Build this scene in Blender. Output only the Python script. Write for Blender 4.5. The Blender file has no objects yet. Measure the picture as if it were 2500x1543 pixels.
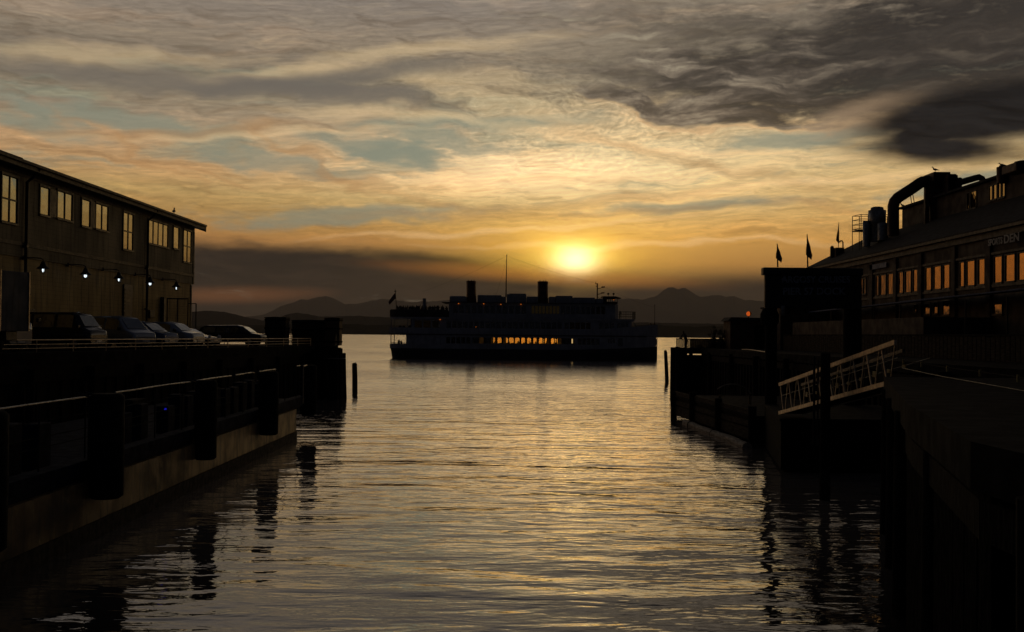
import bpy, bmesh, math, random
from mathutils import Vector, Matrix
random.seed(7)
S = bpy.context.scene
COL = S.collection
R = math.radians

# ------------------------------------------------------------------ camera
F = 2680.0                       # focal length in photo pixels (2500 wide)
CAMZ = 5.0
PITCH = math.atan(46.0 / F)
ROLL = 0.0098
fw = Vector((0, math.cos(PITCH), math.sin(PITCH)))
u0 = Vector((0, -math.sin(PITCH), math.cos(PITCH)))
r0 = Vector((1, 0, 0))
RT = r0 * math.cos(ROLL) + u0 * math.sin(ROLL)
UP = u0 * math.cos(ROLL) - r0 * math.sin(ROLL)
cam_d = bpy.data.cameras.new("camera")
cam = bpy.data.objects.new("camera", cam_d)
COL.objects.link(cam)
m = Matrix((RT, UP, -fw)).transposed().to_4x4()
m.translation = Vector((0, 0, CAMZ))
cam.matrix_world = m
cam_d.sensor_width = 36.0
cam_d.lens = F / 2500.0 * 36.0
cam_d.clip_start = 0.1
cam_d.clip_end = 200000.0
S.camera = cam

def ray(px, py):
    return fw + RT * ((px - 1250.0) / F) + UP * ((771.5 - py) / F)
def at(px, py, Y):
    d = ray(px, py); return Vector((0, 0, CAMZ)) + d * (Y / d.y)
def atX(px, py, X):
    d = ray(px, py); return Vector((0, 0, CAMZ)) + d * (X / d.x)
def atZ(px, py, Z):
    d = ray(px, py); return Vector((0, 0, CAMZ)) + d * ((Z - CAMZ) / d.z)
def sky_uv(px, py):
    d = ray(px, py).normalized()
    return math.degrees(math.atan2(d.x, d.y)), math.degrees(math.asin(d.z))

# ------------------------------------------------------------------ view
S.view_settings.view_transform = 'Standard'
S.view_settings.look = 'None'
S.view_settings.exposure = 0.0
S.view_settings.gamma = 1.0
S.view_settings.use_curve_mapping = False
S.cycles.max_bounces = 6
S.cycles.transparent_max_bounces = 12
S.cycles.volume_bounces = 0
S.cycles.use_denoising = True
S.cycles.sample_clamp_indirect = 3.0

def lin(c):
    return tuple(((v / 255.0) / 12.92 if v / 255.0 <= 0.04045 else ((v / 255.0 + 0.055) / 1.055) ** 2.4) for v in c)

# ------------------------------------------------------------------ small node language
class G:
    def __init__(s, tree): s.t = tree
    def node(s, kind): return s.t.nodes.new(kind)
    def put(s, sock, v):
        if isinstance(v, E): s.t.links.new(v.s, sock)
        elif isinstance(v, (tuple, list)):
            v = tuple(v)
            sock.default_value = v if len(v) == len(sock.default_value) else v + (1.0,)
        else: sock.default_value = v
    def math(s, op, a, b=0.0, c=0.0, clamp=False):
        n = s.node('ShaderNodeMath'); n.operation = op; n.use_clamp = clamp
        for i, v in enumerate((a, b, c)): s.put(n.inputs[i], v)
        return E(s, n.outputs[0])
    def vec(s, x, y, z=0.0):
        n = s.node('ShaderNodeCombineXYZ')
        for i, v in enumerate((x, y, z)): s.put(n.inputs[i], v)
        return E(s, n.outputs[0])
    def noise(s, v, scale=1.0, detail=4.0, rough=0.5, dist=0.0, lac=2.0):
        n = s.node('ShaderNodeTexNoise')
        s.put(n.inputs['Vector'], v); n.inputs['Scale'].default_value = scale
        n.inputs['Detail'].default_value = detail; n.inputs['Roughness'].default_value = rough
        n.inputs['Distortion'].default_value = dist; n.inputs['Lacunarity'].default_value = lac
        return E(s, n.outputs['Fac'])
    def step(s, x, a, b, lo=0.0, hi=1.0, kind='SMOOTHSTEP'):
        n = s.node('ShaderNodeMapRange'); n.interpolation_type = kind; n.clamp = True
        s.put(n.inputs['Value'], x); s.put(n.inputs['From Min'], a); s.put(n.inputs['From Max'], b)
        s.put(n.inputs['To Min'], lo); s.put(n.inputs['To Max'], hi)
        return E(s, n.outputs['Result'])
    def mix(s, f, a, b, mode='MIX', clampf=True):
        n = s.node('ShaderNodeMix'); n.data_type = 'RGBA'; n.blend_type = mode; n.clamp_factor = clampf
        s.put(n.inputs[0], f); s.put(n.inputs[6], a); s.put(n.inputs[7], b)
        return E(s, n.outputs[2])
    def ramp(s, f, stops, interp='LINEAR'):
        n = s.node('ShaderNodeValToRGB'); r = n.color_ramp; r.interpolation = interp
        s.put(n.inputs[0], f)
        while len(r.elements) > 1: r.elements.remove(r.elements[-1])
        for i, (p, c) in enumerate(stops):
            e = r.elements[0] if i == 0 else r.elements.new(p)
            e.position = p; e.color = tuple(c)[:3] + (1.0,)
        return E(s, n.outputs[0])
class E:
    def __init__(e, g, s): e.g = g; e.s = s
    def __add__(a, b): return a.g.math('ADD', a, b)
    __radd__ = __add__
    def __mul__(a, b): return a.g.math('MULTIPLY', a, b)
    __rmul__ = __mul__
    def __sub__(a, b): return a.g.math('SUBTRACT', a, b)
    def __rsub__(a, b): return a.g.math('SUBTRACT', b, a)
    def __truediv__(a, b): return a.g.math('DIVIDE', a, b)
    def exp(a): return a.g.math('EXPONENT', a)
    def abs(a): return a.g.math('ABSOLUTE', a)
    def sqrt(a): return a.g.math('SQRT', a)
# ------------------------------------------------------------------ sky
SUN_PX = (1405, 640)
SUN_U, SUN_V = sky_uv(*SUN_PX)
W = bpy.data.worlds.new("World")
S.world = W
W.use_nodes = True
W.cycles.sampling_method = 'MANUAL'
W.cycles.sample_map_resolution = 1024
W.node_tree.nodes.clear()
g = G(W.node_tree)
tc = g.node('ShaderNodeTexCoord')
sp = g.node('ShaderNodeSeparateXYZ')
W.node_tree.links.new(tc.outputs['Generated'], sp.inputs[0])
dx, dy, dz = (E(g, sp.outputs[i]) for i in range(3))
U = g.math('ARCTAN2', dx, dy) * 57.29578
V = g.math('ARCSINE', dz) * 57.29578
AU = U.abs()

# slow wandering of the coordinates so cloud edges curl
wob1 = g.noise(g.vec(U * 0.10, V * 0.22, 3.1), 1.0, 2.0) - 0.5
wob2 = g.noise(g.vec(U * 0.10, V * 0.22, 9.7), 1.0, 2.0) - 0.5
wob3 = g.noise(g.vec(U * 0.42 + 3.0, V * 0.9, 6.2), 1.0, 2.0) - 0.5
U1 = U + wob1 * 5.0 + wob3 * 3.0
V1 = V + wob2 * 2.0 + wob3 * 0.9
fin1 = g.noise(g.vec(U * 0.55, V * 1.7, 5.0), 1.0, 6.0, 0.6) - 0.5     # ragged edges
fin2 = g.noise(g.vec(U * 0.9 + V * 0.6, V * 4.2 - U * 0.25, 1.0), 1.0, 5.0, 0.62) - 0.5  # fine streaks
PXD = 46.8
fib = g.noise(g.vec(U1 * 1.1 + V * 1.3, V * 7.5 - U * 0.5, 21.0), 1.0, 5.0, 0.65) - 0.5       # fibrous grain of the cirrus
mack = g.noise(g.vec(U1 * 2.6 + V * 2.0, V1 * 5.5 - U * 0.6, 31.0), 1.0, 4.0, 0.6) - 0.5      # ripples
UVW = g.vec(U1, V1, 0.0); UV0 = g.vec(U, V, 0.0)
def place(px, py, rx, ry, ang, src):
    cu, cv = sky_uv(px, py)
    n = g.node('ShaderNodeMapping'); n.vector_type = 'TEXTURE'
    W.node_tree.links.new(src.s, n.inputs[0])
    n.inputs[1].default_value = (cu, cv, 0); n.inputs[2].default_value = (0, 0, R(ang))
    n.inputs[3].default_value = (rx / PXD, ry / PXD, 1)
    l = g.node('ShaderNodeVectorMath'); l.operation = 'LENGTH'
    W.node_tree.links.new(n.outputs[0], l.inputs[0])
    return E(g, l.outputs['Value'])
def blob(px, py, rx, ry, ang=0.0, soft=0.5, rag=0.5, warp=True):
    r = g.math('MULTIPLY_ADD', fin1, rag, place(px, py, rx, ry, ang, UVW if warp else UV0))
    return g.step(r, 1.0 + soft, 1.0 - soft)
def gauss(px, py, rx, ry, ang=0.0):
    return g.math('POWER', 2.718, g.math('POWER', place(px, py, rx, ry, ang, UV0), 2.0) * -1.0)
def mul(a, b):
    return g.mix(1.0, a, b, 'MULTIPLY')
def mx(a, b): return g.math('MAXIMUM', a, b)

def vr(stops): return [((v + 1.0) / 40.0, lin(c)) for v, c in stops]
VN = (V + 1.0 + wob2 * 0.8) / 40.0
left = g.ramp(VN, vr([(-1, (36, 32, 30)), (0.4, (40, 35, 33)), (2.2, (50, 42, 38)), (3.9, (78, 60, 47)), (4.7, (172, 124, 74)),
    (5.8, (176, 138, 82)), (7.0, (176, 148, 96)), (8.2, (190, 152, 106)), (9.6, (170, 144, 112)), (10.8, (148, 134, 114)),
    (12.0, (134, 124, 106)), (13.2, (122, 112, 98)), (14.6, (146, 131, 112)), (17.0, (136, 126, 116)), (22, (110, 104, 100)), (30, (70, 68, 70)), (38.9, (30, 31, 34))]))
right = g.ramp(VN, vr([(-1, (36, 32, 31)), (0.4, (42, 36, 34)), (1.9, (50, 42, 38)), (2.8, (100, 70, 50)), (3.6, (190, 134, 72)),
    (4.8, (206, 154, 84)), (6.4, (206, 168, 104)), (8.2, (202, 172, 118)), (9.8, (190, 168, 128)), (11.4, (182, 160, 126)),
    (13.0, (138, 126, 108)), (15, (136, 124, 106)), (17.0, (146, 133, 116)), (22, (62, 58, 56)), (30, (42, 42, 44)), (38.9, (22, 23, 27))]))
col = g.mix(g.step(U, -4.0, 9.0), left, right)

# sun glow behind the veil of cloud
def add(c, f, rgb, k=1.0):
    return g.mix(f * k, c, rgb, 'ADD', False)
col = add(col, gauss(1330, 610, 620, 230), (0.15, 0.085, 0.005))
col = add(col, gauss(1340, 425, 520, 85), (0.42, 0.38, 0.25))
col = add(col, gauss(1450, 330, 700, 130), (0.10, 0.085, 0.05))

# broad pale and dark cirrus streaks
st1 = g.noise(g.vec(U1 * 0.11 + V * 0.06, V1 * 0.85 - U * 0.03, 2.0), 1.0, 5.0, 0.55)
st2 = g.noise(g.vec(U1 * 0.25 - V * 0.1, V1 * 2.2 + U * 0.06, 7.0), 1.0, 6.0, 0.6)
gap = g.step(st1 + fin2 * 0.25, 0.52, 0.66) * g.step(V, 5.5, 8.0) * g.step(V, 15.0, 11.5)
col = g.mix(gap * 0.50, col, lin((128, 138, 122)))
hi = g.step(st1 + fin2 * 0.3, 0.50, 0.30) * g.step(V, 3.6, 6.0)
col = g.mix(hi * 0.55, col, g.mix(1.0, col, (1.52, 1.40, 1.30), 'MULTIPLY'))
lo = g.step(st2, 0.50, 0.64) * g.step(V, 4.2, 5.4)
col = g.mix(lo * 0.60, col, g.mix(1.0, col, (0.70, 0.66, 0.62), 'MULTIPLY'))
hi2 = g.step(st2, 0.46, 0.34) * g.step(V, 4.2, 5.4)
col = g.mix(hi2 * 0.5, col, g.mix(1.0, col, (1.30, 1.26, 1.16), 'MULTIPLY'))

BLUE = lin((132, 142, 128)); PALE = lin((232, 204, 156)); TAN = lin((176, 134, 88)); GREY = lin((112, 106, 98))
# fine grain over all of it
grain = g.step(fib, -0.16, 0.16, 0.84, 1.16, 'LINEAR')
gm = g.vec(grain, grain, grain)
col = g.mix(g.step(V, 4.0, 6.0), col, g.mix(1.0, col, gm, 'MULTIPLY'))
rp = g.step(mack, -0.12, 0.14, 0.70, 1.34, 'LINEAR')
col = g.mix(blob(1330, 260, 430, 110, -6, 0.8, 0.8) * 0.75, col, g.mix(1.0, col, g.vec(rp, rp, rp * 0.97), 'MULTIPLY'))
# clear patches
for b in ((980, 380, 110, 26, -3), (1060, 345, 170, 18, -4), (900, 365, 180, 20, -6), (640, 395, 170, 22, -6), (1180, 300, 260, 16, 4),
          (60, 285, 120, 30, -18), (330, 300, 200, 26, -6), (1990, 335, 190, 20, 4), (2380, 440, 200, 22, 6),
          (1660, 500, 210, 16, 2), (860, 530, 300, 18, 4)):
    col = g.mix(blob(*b, soft=0.55, rag=1.9) * 0.72, col, BLUE)
# long bright veils
for b in ((1420, 425, 420, 10, 2), (560, 335, 330, 7, 4), (1400, 330, 330, 12, -6), (1750, 365, 300, 9, -5), (2000, 440, 420, 7, 3),
          (1270, 555, 420, 7, 4), (1600, 600, 380, 7, 0), (1000, 130, 330, 16, 8), (260, 140, 260, 22, 5), (960, 290, 250, 14, 2),
          (700, 180, 240, 14, 6), (1250, 265, 210, 20, -12), (1130, 200, 160, 20, 0)):
    col = g.mix(blob(*b, soft=0.75, rag=1.4) * 0.66, col, g.mix(0.55, g.mix(1.0, col, (1.55, 1.42, 1.30), 'MULTIPLY'), PALE))
# duller tan and grey veils
for b in ((430, 205, 440, 20, -1), (620, 215, 240, 24, -6), (900, 245, 180, 22, -4), (900, 190, 260, 20, 6)):
    col = g.mix(blob(*b, soft=0.7, rag=0.8) * 0.7, col, GREY)
for b in ((420, 325, 300, 10, 5), (360, 385, 160, 7, -24), (520, 425, 120, 6, -14), (780, 415, 170, 9, -26), (960, 470, 220, 14, -10),
          (1650, 380, 260, 16, -14), (1480, 480, 260, 13, 6), (2000, 505, 130, 12, -6),
          (1340, 520, 420, 8, 2)):
    col = g.mix(blob(*b, soft=0.8, rag=1.1) * 0.42, col, TAN)

# the low smoke coloured bank above the mountains
bank = mx(blob(820, 690, 560, 78, -3.5, 0.30, 0.70, False), blob(560, 655, 200, 34, 3, 0.4, 0.5, False))
bank = mx(bank, blob(1130, 668, 240, 34, -9, 0.35, 0.4, False))
bank = mx(bank, blob(1720, 722, 330, 36, 2, 0.5, 0.5, False))
bank = mx(bank, g.step(V + fin1 * 0.6, 2.7, 1.5))
westgap = g.step(U, -16.5, -22.5)
bank = bank * g.step(U, -22.5, -16.5, 0.2, 1.0)
bankc = g.mix(g.step(st2 + fin1 * 0.35, 0.40, 0.68), lin((31, 29, 28)), lin((47, 39, 34)))
col = g.mix(bank * 0.975, col, bankc)
col = g.mix(westgap * g.step(V, 0.6, 2.0) * g.step(V, 6.5, 4.5), col, lin((206, 132, 62)))
col = g.mix(blob(560, 720, 170, 16, 2, 0.8, 0.6, False) * 0.5, col, lin((150, 92, 54)))
col = g.mix(blob(1330, 672, 300, 17, -3, 0.8, 0.6, False) * 0.55, col, lin((200, 120, 50)))

# dark ragged cloud over the upper right
dk = mx(blob(1650, 190, 330, 34, -8, 0.6, 1.5) * 0.8, blob(1900, 190, 420, 90, -6, 0.5, 1.1))
dk = mx(dk, mx(blob(1800, 270, 210, 42, -4, 0.4, 0.8), blob(1560, 245, 170, 26, -14, 0.5, 1.0)))
dk = mx(dk, mx(blob(2260, 90, 500, 130, 4, 0.6, 1.2), blob(1700, 60, 400, 50, -4, 0.8, 1.8) * 0.7))
dk = mx(dk, mx(blob(1450, 130, 220, 18, 6, 0.8, 1.6) * 0.32, blob(1350, 12, 300, 18, 0, 0.8, 1.6) * 0.25))
dk = mx(dk, mx(blob(2330, 170, 330, 90, 8, 0.4, 0.6), blob(2450, 60, 300, 120, 0, 0.5, 0.6)))
shade = g.noise(g.vec(U1 * 0.20 + V * 0.30, V1 * 1.25 - U * 0.08, 12.0), 1.0, 6.0, 0.56)
dcol = g.ramp(shade + g.step(U, 4.0, 16.0, 0.085, -0.02) + fin2 * 0.16 + mack * 0.13 + fib * 0.05, [(0.36, lin((34, 32, 33))), (0.46, lin((52, 48, 45))), (0.55, lin((84, 76, 68))), (0.64, lin((128, 116, 100))), (0.72, lin((160, 148, 126)))])
dcol = g.mix(g.step(U, 11.0, 21.0) * 0.72, dcol, lin((38, 36, 37)))
rim = g.step(dk, 0.02, 0.25) * g.step(dk, 0.75, 0.3)
col = g.mix(rim * 0.42 * g.step(V, 13.0, 10.5), col, lin((224, 178, 128)))
col = g.mix(g.step(dk + shade * 1.5 - 0.75 + mack * 0.35 + fib * 0.5 + fin2 * 0.5, 0.18, 0.95) * 0.93, col, dcol)
# smooth lens cloud at the right
lens = mx(blob(2420, 275, 290, 66, 4, 0.35, 0.25, False), blob(2290, 362, 170, 34, -4, 0.6, 0.6, False))
lens = mx(lens, blob(2270, 320, 130, 50, 14, 0.5, 0.4, False))
col = g.mix(blob(2110, 285, 120, 34, 12, 0.6, 0.8, False) * 0.6, col, lin((176, 150, 120)))
col = g.mix(lens, col, g.mix(g.step(st2, 0.35, 0.65), lin((16, 17, 20)), lin((32, 32, 34))))

warm = g.step(V, 3.5, 5.5) * g.step(V, 14.0, 10.0)
col = g.mix(warm, col, g.mix(1.0, col, (1.10, 1.05, 1.00), 'MULTIPLY'))
# the sun itself, burning through
sunstreak = g.step(fin1 + st2 * 0.4, -0.1, 0.45, 0.75, 1.15)
low = g.step(V + fin1 * 0.9, SUN_V - 1.45, SUN_V - 0.15, 0.12, 1.0)
col = add(col, gauss(1390, 605, 235, 80) * sunstreak * low, (0.52, 0.28, 0.01))
col = add(col, gauss(1400, 624, 98, 42) * low, (1.0, 0.70, 0.10))
col = add(col, gauss(1405, 636, 48, 32) * low, (1.5, 1.4, 0.9))

# dusk behind the viewer
far = g.step(AU, 42.0, 100.0)
col = g.mix(far, col, g.mix(g.step(V, 0.0, 40.0), lin((26, 27, 33)), lin((17, 19, 26))))
col = g.mix(g.step(V, 20.0, 50.0) * 0.8, col, lin((24, 26, 33)))
col = g.mix(g.step(V, -0.3, -2.0), col, lin((12, 12, 12)))
# thin clear-sky contribution
ns = g.node('ShaderNodeTexSky'); ns.sky_type = 'NISHITA'; ns.sun_disc = False
ns.sun_elevation = R(SUN_V); ns.sun_rotation = R(SUN_U); ns.altitude = 5
nsky = g.mix(1.0, E(g, ns.outputs[0]), (0.0003, 0.0003, 0.0003), 'MULTIPLY')
col = g.mix(1.0, col, nsky, 'ADD')
bg = g.node('ShaderNodeBackground'); g.put(bg.inputs[0], col); bg.inputs[1].default_value = 1.0
wo = g.node('ShaderNodeOutputWorld'); W.node_tree.links.new(bg.outputs[0], wo.inputs[0])

# ------------------------------------------------------------------ sun (veiled by cloud)
sl = bpy.data.lights.new("sun", 'SUN'); sl.energy = 0.010; sl.angle = R(9.0); sl.color = (1.0, 0.58, 0.24)
so = bpy.data.objects.new("sun", sl); COL.objects.link(so)
sd = Vector((math.sin(R(SUN_U)) * math.cos(R(SUN_V)), math.cos(R(SUN_U)) * math.cos(R(SUN_V)), math.sin(R(SUN_V))))
so.rotation_euler = sd.to_track_quat('Z', 'Y').to_euler()
# ------------------------------------------------------------------ materials
def mat(name, c1, c2=None, scale=3.0, rough=0.7, metal=0.0, bump=0.0, stretch=(1, 1, 1), spec=0.4, wave=None, detail=4.0, emit=None, streak=None):
    """procedural surface: two tones through noise, optional board lines (axis, spacing m, depth) and vertical streak staining"""
    M = bpy.data.materials.new(name); M.use_nodes = True
    t = M.node_tree; q = G(t); b = t.nodes['Principled BSDF']
    tcn = q.node('ShaderNodeTexCoord'); mp = q.node('ShaderNodeMapping')
    t.links.new(tcn.outputs['Object'], mp.inputs[0]); mp.inputs['Scale'].default_value = stretch
    v = E(q, mp.outputs[0])
    n = q.noise(v, scale, detail, 0.6)
    c2 = c2 or tuple(x * 0.6 for x in c1)
    c = q.mix(q.step(n, 0.35, 0.65), c2, c1)
    h = n * bump
    if streak:
        m2 = q.node('ShaderNodeMapping'); t.links.new(tcn.outputs['Object'], m2.inputs[0]); m2.inputs['Scale'].default_value = (2.2, 2.2, 0.25)
        sn = q.noise(E(q, m2.outputs[0]), 1.6, 5, 0.6)
        c = q.mix(q.step(sn, 0.48, 0.66) * 0.75, c, streak)
    if wave:
        ax, sp_, dep = wave
        xyz = q.node('ShaderNodeSeparateXYZ'); t.links.new(tcn.outputs['Object'], xyz.inputs[0])
        ph = q.math('FRACT', E(q, xyz.outputs[ax]) / sp_)
        h = h + ph * dep
        edge = q.step(ph, 0.0, 0.10) 
        c = q.mix(edge, q.mix(1.0, c, (0.35, 0.35, 0.35), 'MULTIPLY'), c)
    q.put(b.inputs['Base Color'], c)
    q.put(b.inputs['Roughness'], q.step(n, 0.3, 0.7, min(1, rough * 1.1), rough * 0.85))
    b.inputs['Metallic'].default_value = metal
    b.inputs['Specular IOR Level'].default_value = spec
    if bump or wave:
        bn = q.node('ShaderNodeBump'); bn.inputs['Strength'].default_value = 0.8; bn.inputs['Distance'].default_value = 1.0
        q.put(bn.inputs['Height'], h); t.links.new(bn.outputs[0], b.inputs['Normal'])
    if emit:
        q.put(b.inputs['Emission Color'], emit[0]); b.inputs['Emission Strength'].default_value = emit[1]
    return M

def mirror_glass(name, tint=(0.02, 0.025, 0.03), refl=0.6, rough=0.02, gl_tint=(0.9, 0.92, 0.88)):
    M = bpy.data.materials.new(name); M.use_nodes = True
    t = M.node_tree; q = G(t); b = t.nodes['Principled BSDF']; o = t.nodes['Material Output']
    b.inputs['Base Color'].default_value = tint + (1,); b.inputs['Roughness'].default_value = 0.05
    gl = q.node('ShaderNodeBsdfGlossy'); gl.inputs['Roughness'].default_value = rough; gl.inputs['Color'].default_value = gl_tint + (1,)
    tcn = q.node('ShaderNodeTexCoord')
    bn = q.node('ShaderNodeBump'); bn.inputs['Distance'].default_value = 1.0; bn.inputs['Strength'].default_value = 1.0
    q.put(bn.inputs['Height'], q.noise(E(q, tcn.outputs['Object']), 1.6, 2, 0.5) * 0.012)
    t.links.new(bn.outputs[0], gl.inputs['Normal'])
    mxn = q.node('ShaderNodeMixShader'); mxn.inputs[0].default_value = refl
    t.links.new(b.outputs[0], mxn.inputs[1]); t.links.new(gl.outputs[0], mxn.inputs[2]); t.links.new(mxn.outputs[0], o.inputs[0])
    return M

def tinted_glass(name, tint, emit=0.0, ecol=(1, 0.5, 0.1)):
    M = bpy.data.materials.new(name); M.use_nodes = True
    t = M.node_tree; q = G(t); o = t.nodes['Material Output']; b = t.nodes['Principled BSDF']
    b.inputs['Base Color'].default_value = (0.05, 0.03, 0.02, 1); b.inputs['Roughness'].default_value = 0.1
    q.put(b.inputs['Emission Color'], ecol); b.inputs['Emission Strength'].default_value = emit
    tr = q.node('ShaderNodeBsdfTransparent'); q.put(tr.inputs[0], tint)
    tcn = q.node('ShaderNodeTexCoord')
    f = q.step(q.noise(E(q, tcn.outputs['Object']), 0.9, 3, 0.6), 0.3, 0.7, 0.80, 0.92)
    mxn = q.node('ShaderNodeMixShader'); q.put(mxn.inputs[0], f)
    t.links.new(b.outputs[0], mxn.inputs[1]); t.links.new(tr.outputs[0], mxn.inputs[2]); t.links.new(mxn.outputs[0], o.inputs[0])
    return M

MT = dict(
    timber=mat('creosoted_timber', (0.015, 0.012, 0.009), (0.006, 0.005, 0.005), 6, 0.9, bump=0.03, stretch=(3, 3, 0.6), spec=0.12),
    plank=mat('weathered_plank', (0.055, 0.04, 0.026), (0.025, 0.02, 0.014), 5, 0.85, spec=0.15, bump=0.02, stretch=(3, 0.4, 3)),
    deck=mat('worn_asphalt', (0.014, 0.014, 0.014), (0.009, 0.009, 0.009), 2, 0.95, bump=0.01, spec=0.1),
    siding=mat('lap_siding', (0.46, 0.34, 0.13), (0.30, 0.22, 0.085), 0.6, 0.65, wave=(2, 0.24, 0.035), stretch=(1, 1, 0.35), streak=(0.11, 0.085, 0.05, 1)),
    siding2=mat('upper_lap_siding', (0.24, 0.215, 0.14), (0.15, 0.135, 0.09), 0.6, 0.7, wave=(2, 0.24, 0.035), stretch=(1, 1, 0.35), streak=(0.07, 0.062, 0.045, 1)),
    trim=mat('dark_trim', (0.05, 0.045, 0.035), (0.03, 0.027, 0.02), 4, 0.6),
    fascia=mat('fascia_board', (0.12, 0.10, 0.06), (0.07, 0.055, 0.035), 4, 0.6),
    roofm=mat('roofing_felt', (0.025, 0.025, 0.026), (0.015, 0.015, 0.015), 3, 0.9, bump=0.02),
    frame=mat('window_frame_paint', (0.10, 0.09, 0.065), (0.06, 0.055, 0.04), 4, 0.5),
    pane=mirror_glass('window_glass', refl=0.30, gl_tint=(0.80, 0.90, 0.88)),
    darkpane=mirror_glass('dark_casement_glass', (0.006, 0.007, 0.008), refl=0.02),
    pane2=mirror_glass('orange_reflect_glass', (0.03, 0.02, 0.012), refl=0.50, rough=0.05, gl_tint=(0.85, 0.62, 0.34)),  # orange gloss tint paints the sunset colour into the reflections
    dark=mat('black_paint', (0.012, 0.012, 0.013), (0.007, 0.007, 0.008), 4, 0.5),
    steel=mat('galvanised_steel', (0.30, 0.30, 0.29), (0.18, 0.175, 0.165), 5, 0.4, metal=0.8),
    alu=mat('dull_aluminium', (0.60, 0.50, 0.35), (0.40, 0.32, 0.22), 5, 0.42, metal=0.6, spec=0.8),
    rust=mat('rusty_duct_metal', (0.075, 0.04, 0.024), (0.04, 0.026, 0.018), 3, 0.6, metal=0.3, bump=0.01),
    conc=mat('stained_concrete', (0.34, 0.23, 0.095), (0.10, 0.07, 0.035), 0.8, 0.55, bump=0.03, spec=0.45, streak=(0.03, 0.024, 0.016, 1)),
    weed=mat('weed_covered_concrete', (0.05, 0.04, 0.025), (0.02, 0.02, 0.013), 5, 0.8, bump=0.04),
    rubber=mat('black_rubber', (0.012, 0.012, 0.012), (0.006, 0.006, 0.006), 5, 0.9, bump=0.01, spec=0.15),
    bluep=mat('dark_blue_paint', (0.010, 0.017, 0.038), (0.006, 0.010, 0.024), 3, 0.8, spec=0.1),
    hullw=mat('white_ship_paint', (0.26, 0.28, 0.32), (0.20, 0.22, 0.25), 0.5, 0.6, streak=(0.15, 0.16, 0.18, 1)),
    hulld=mat('dark_hull_paint', (0.012, 0.014, 0.02), (0.008, 0.008, 0.011), 0.6, 0.6),
    shipdeck=mat('ship_deck_paint', (0.06, 0.06, 0.065), (0.04, 0.04, 0.045), 1.0, 0.8),
    funnel=mat('maroon_funnel_paint', (0.10, 0.022, 0.014), (0.06, 0.014, 0.01), 1, 0.5),
    shipglass=mirror_glass('ship_window_glass', (0.008, 0.007, 0.006), refl=0.06),
    warmglass=tinted_glass('amber_tinted_glass', (1.0, 0.72, 0.34), 0.09, (1.0, 0.45, 0.08)),
    litglass=mat('dim_lit_window', (0.05, 0.04, 0.02), None, 1.3, 0.3, emit=((0.30, 0.19, 0.04), 0.02)),
    amber=mat('amber_lamp', (0.3, 0.1, 0.02), None, 3, 0.4, emit=((1.0, 0.22, 0.02), 0.45)),
    bulb=mat('lamp_bulb', (0.8, 0.8, 0.8), None, 3, 0.3, emit=((0.80, 0.92, 1.0), 1.5)),
    orb=mat('red_lamp_globe', (0.45, 0.08, 0.02), None, 3, 0.4, emit=((1.0, 0.16, 0.02), 0.45)),
    cloth=mat('dark_clothing', (0.02, 0.02, 0.024), (0.01, 0.01, 0.012), 8, 0.9),
    flag=mat('faded_flag', (0.16, 0.03, 0.025), (0.05, 0.05, 0.07), 2, 0.85, stretch=(1, 1, 4)),
    pennant=mat('dark_red_pennant', (0.09, 0.02, 0.018), (0.05, 0.015, 0.012), 3, 0.9),
    letter=mat('faded_sign_lettering', (0.30, 0.34, 0.42), (0.18, 0.2, 0.26), 5, 0.7),
    letter2=mat('pale_sign_lettering', (0.60, 0.60, 0.56), (0.45, 0.45, 0.42), 5, 0.7),
    brick=mat('old_pier_shed_wall', (0.085, 0.062, 0.040), (0.05, 0.036, 0.026), 1.5, 0.8, bump=0.02),
    shedm=mat('brown_shed_boards', (0.12, 0.070, 0.036), (0.08, 0.045, 0.022), 2, 0.8, wave=(0, 0.3, 0.02)),
    awn=mat('blue_awning_fabric', (0.07, 0.10, 0.19), (0.045, 0.065, 0.13), 4, 0.8),
    carw=mat('silver_car_paint', (0.42, 0.45, 0.50), (0.38, 0.41, 0.46), 1, 0.22, metal=0.5, spec=0.6),
    cark=mat('black_car_paint', (0.012, 0.013, 0.016), (0.010, 0.010, 0.013), 1, 0.18, spec=0.6),
    carb=mat('blue_car_paint', (0.03, 0.07, 0.20), (0.025, 0.06, 0.17), 1, 0.2, metal=0.3, spec=0.6),
    carg=mat('grey_car_paint', (0.16, 0.16, 0.16), (0.13, 0.13, 0.13), 1, 0.22, metal=0.4, spec=0.6),
    truck=mat('grey_blue_truck_box', (0.085, 0.10, 0.135), (0.06, 0.075, 0.10), 1, 0.7, spec=0.15, streak=(0.04, 0.045, 0.06, 1)),
    carglass=mirror_glass('car_glass', (0.01, 0.012, 0.014), refl=0.45, rough=0.01),
    lens=mat('lamp_lens', (0.8, 0.8, 0.78), (0.6, 0.6, 0.6), 9, 0.15, spec=0.8),
    log=mat('floating_log', (0.42, 0.36, 0.28), (0.20, 0.17, 0.13), 4, 0.7, bump=0.02, stretch=(4, 0.5, 4)),
    leaf=mat('shrub_leaves', (0.025, 0.04, 0.015), (0.012, 0.02, 0.008), 6, 0.7),
    bird=mat('gull_feathers', (0.10, 0.10, 0.10), (0.04, 0.04, 0.045), 8, 0.8),
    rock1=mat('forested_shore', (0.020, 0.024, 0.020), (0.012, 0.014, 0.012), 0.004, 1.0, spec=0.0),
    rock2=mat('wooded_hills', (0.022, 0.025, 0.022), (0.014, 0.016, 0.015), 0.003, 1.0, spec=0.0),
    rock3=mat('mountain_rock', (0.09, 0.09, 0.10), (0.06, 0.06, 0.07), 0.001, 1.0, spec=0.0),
    yellowb=mat('amber_reflector', (0.5, 0.38, 0.12), None, 3, 0.5),
)

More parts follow.
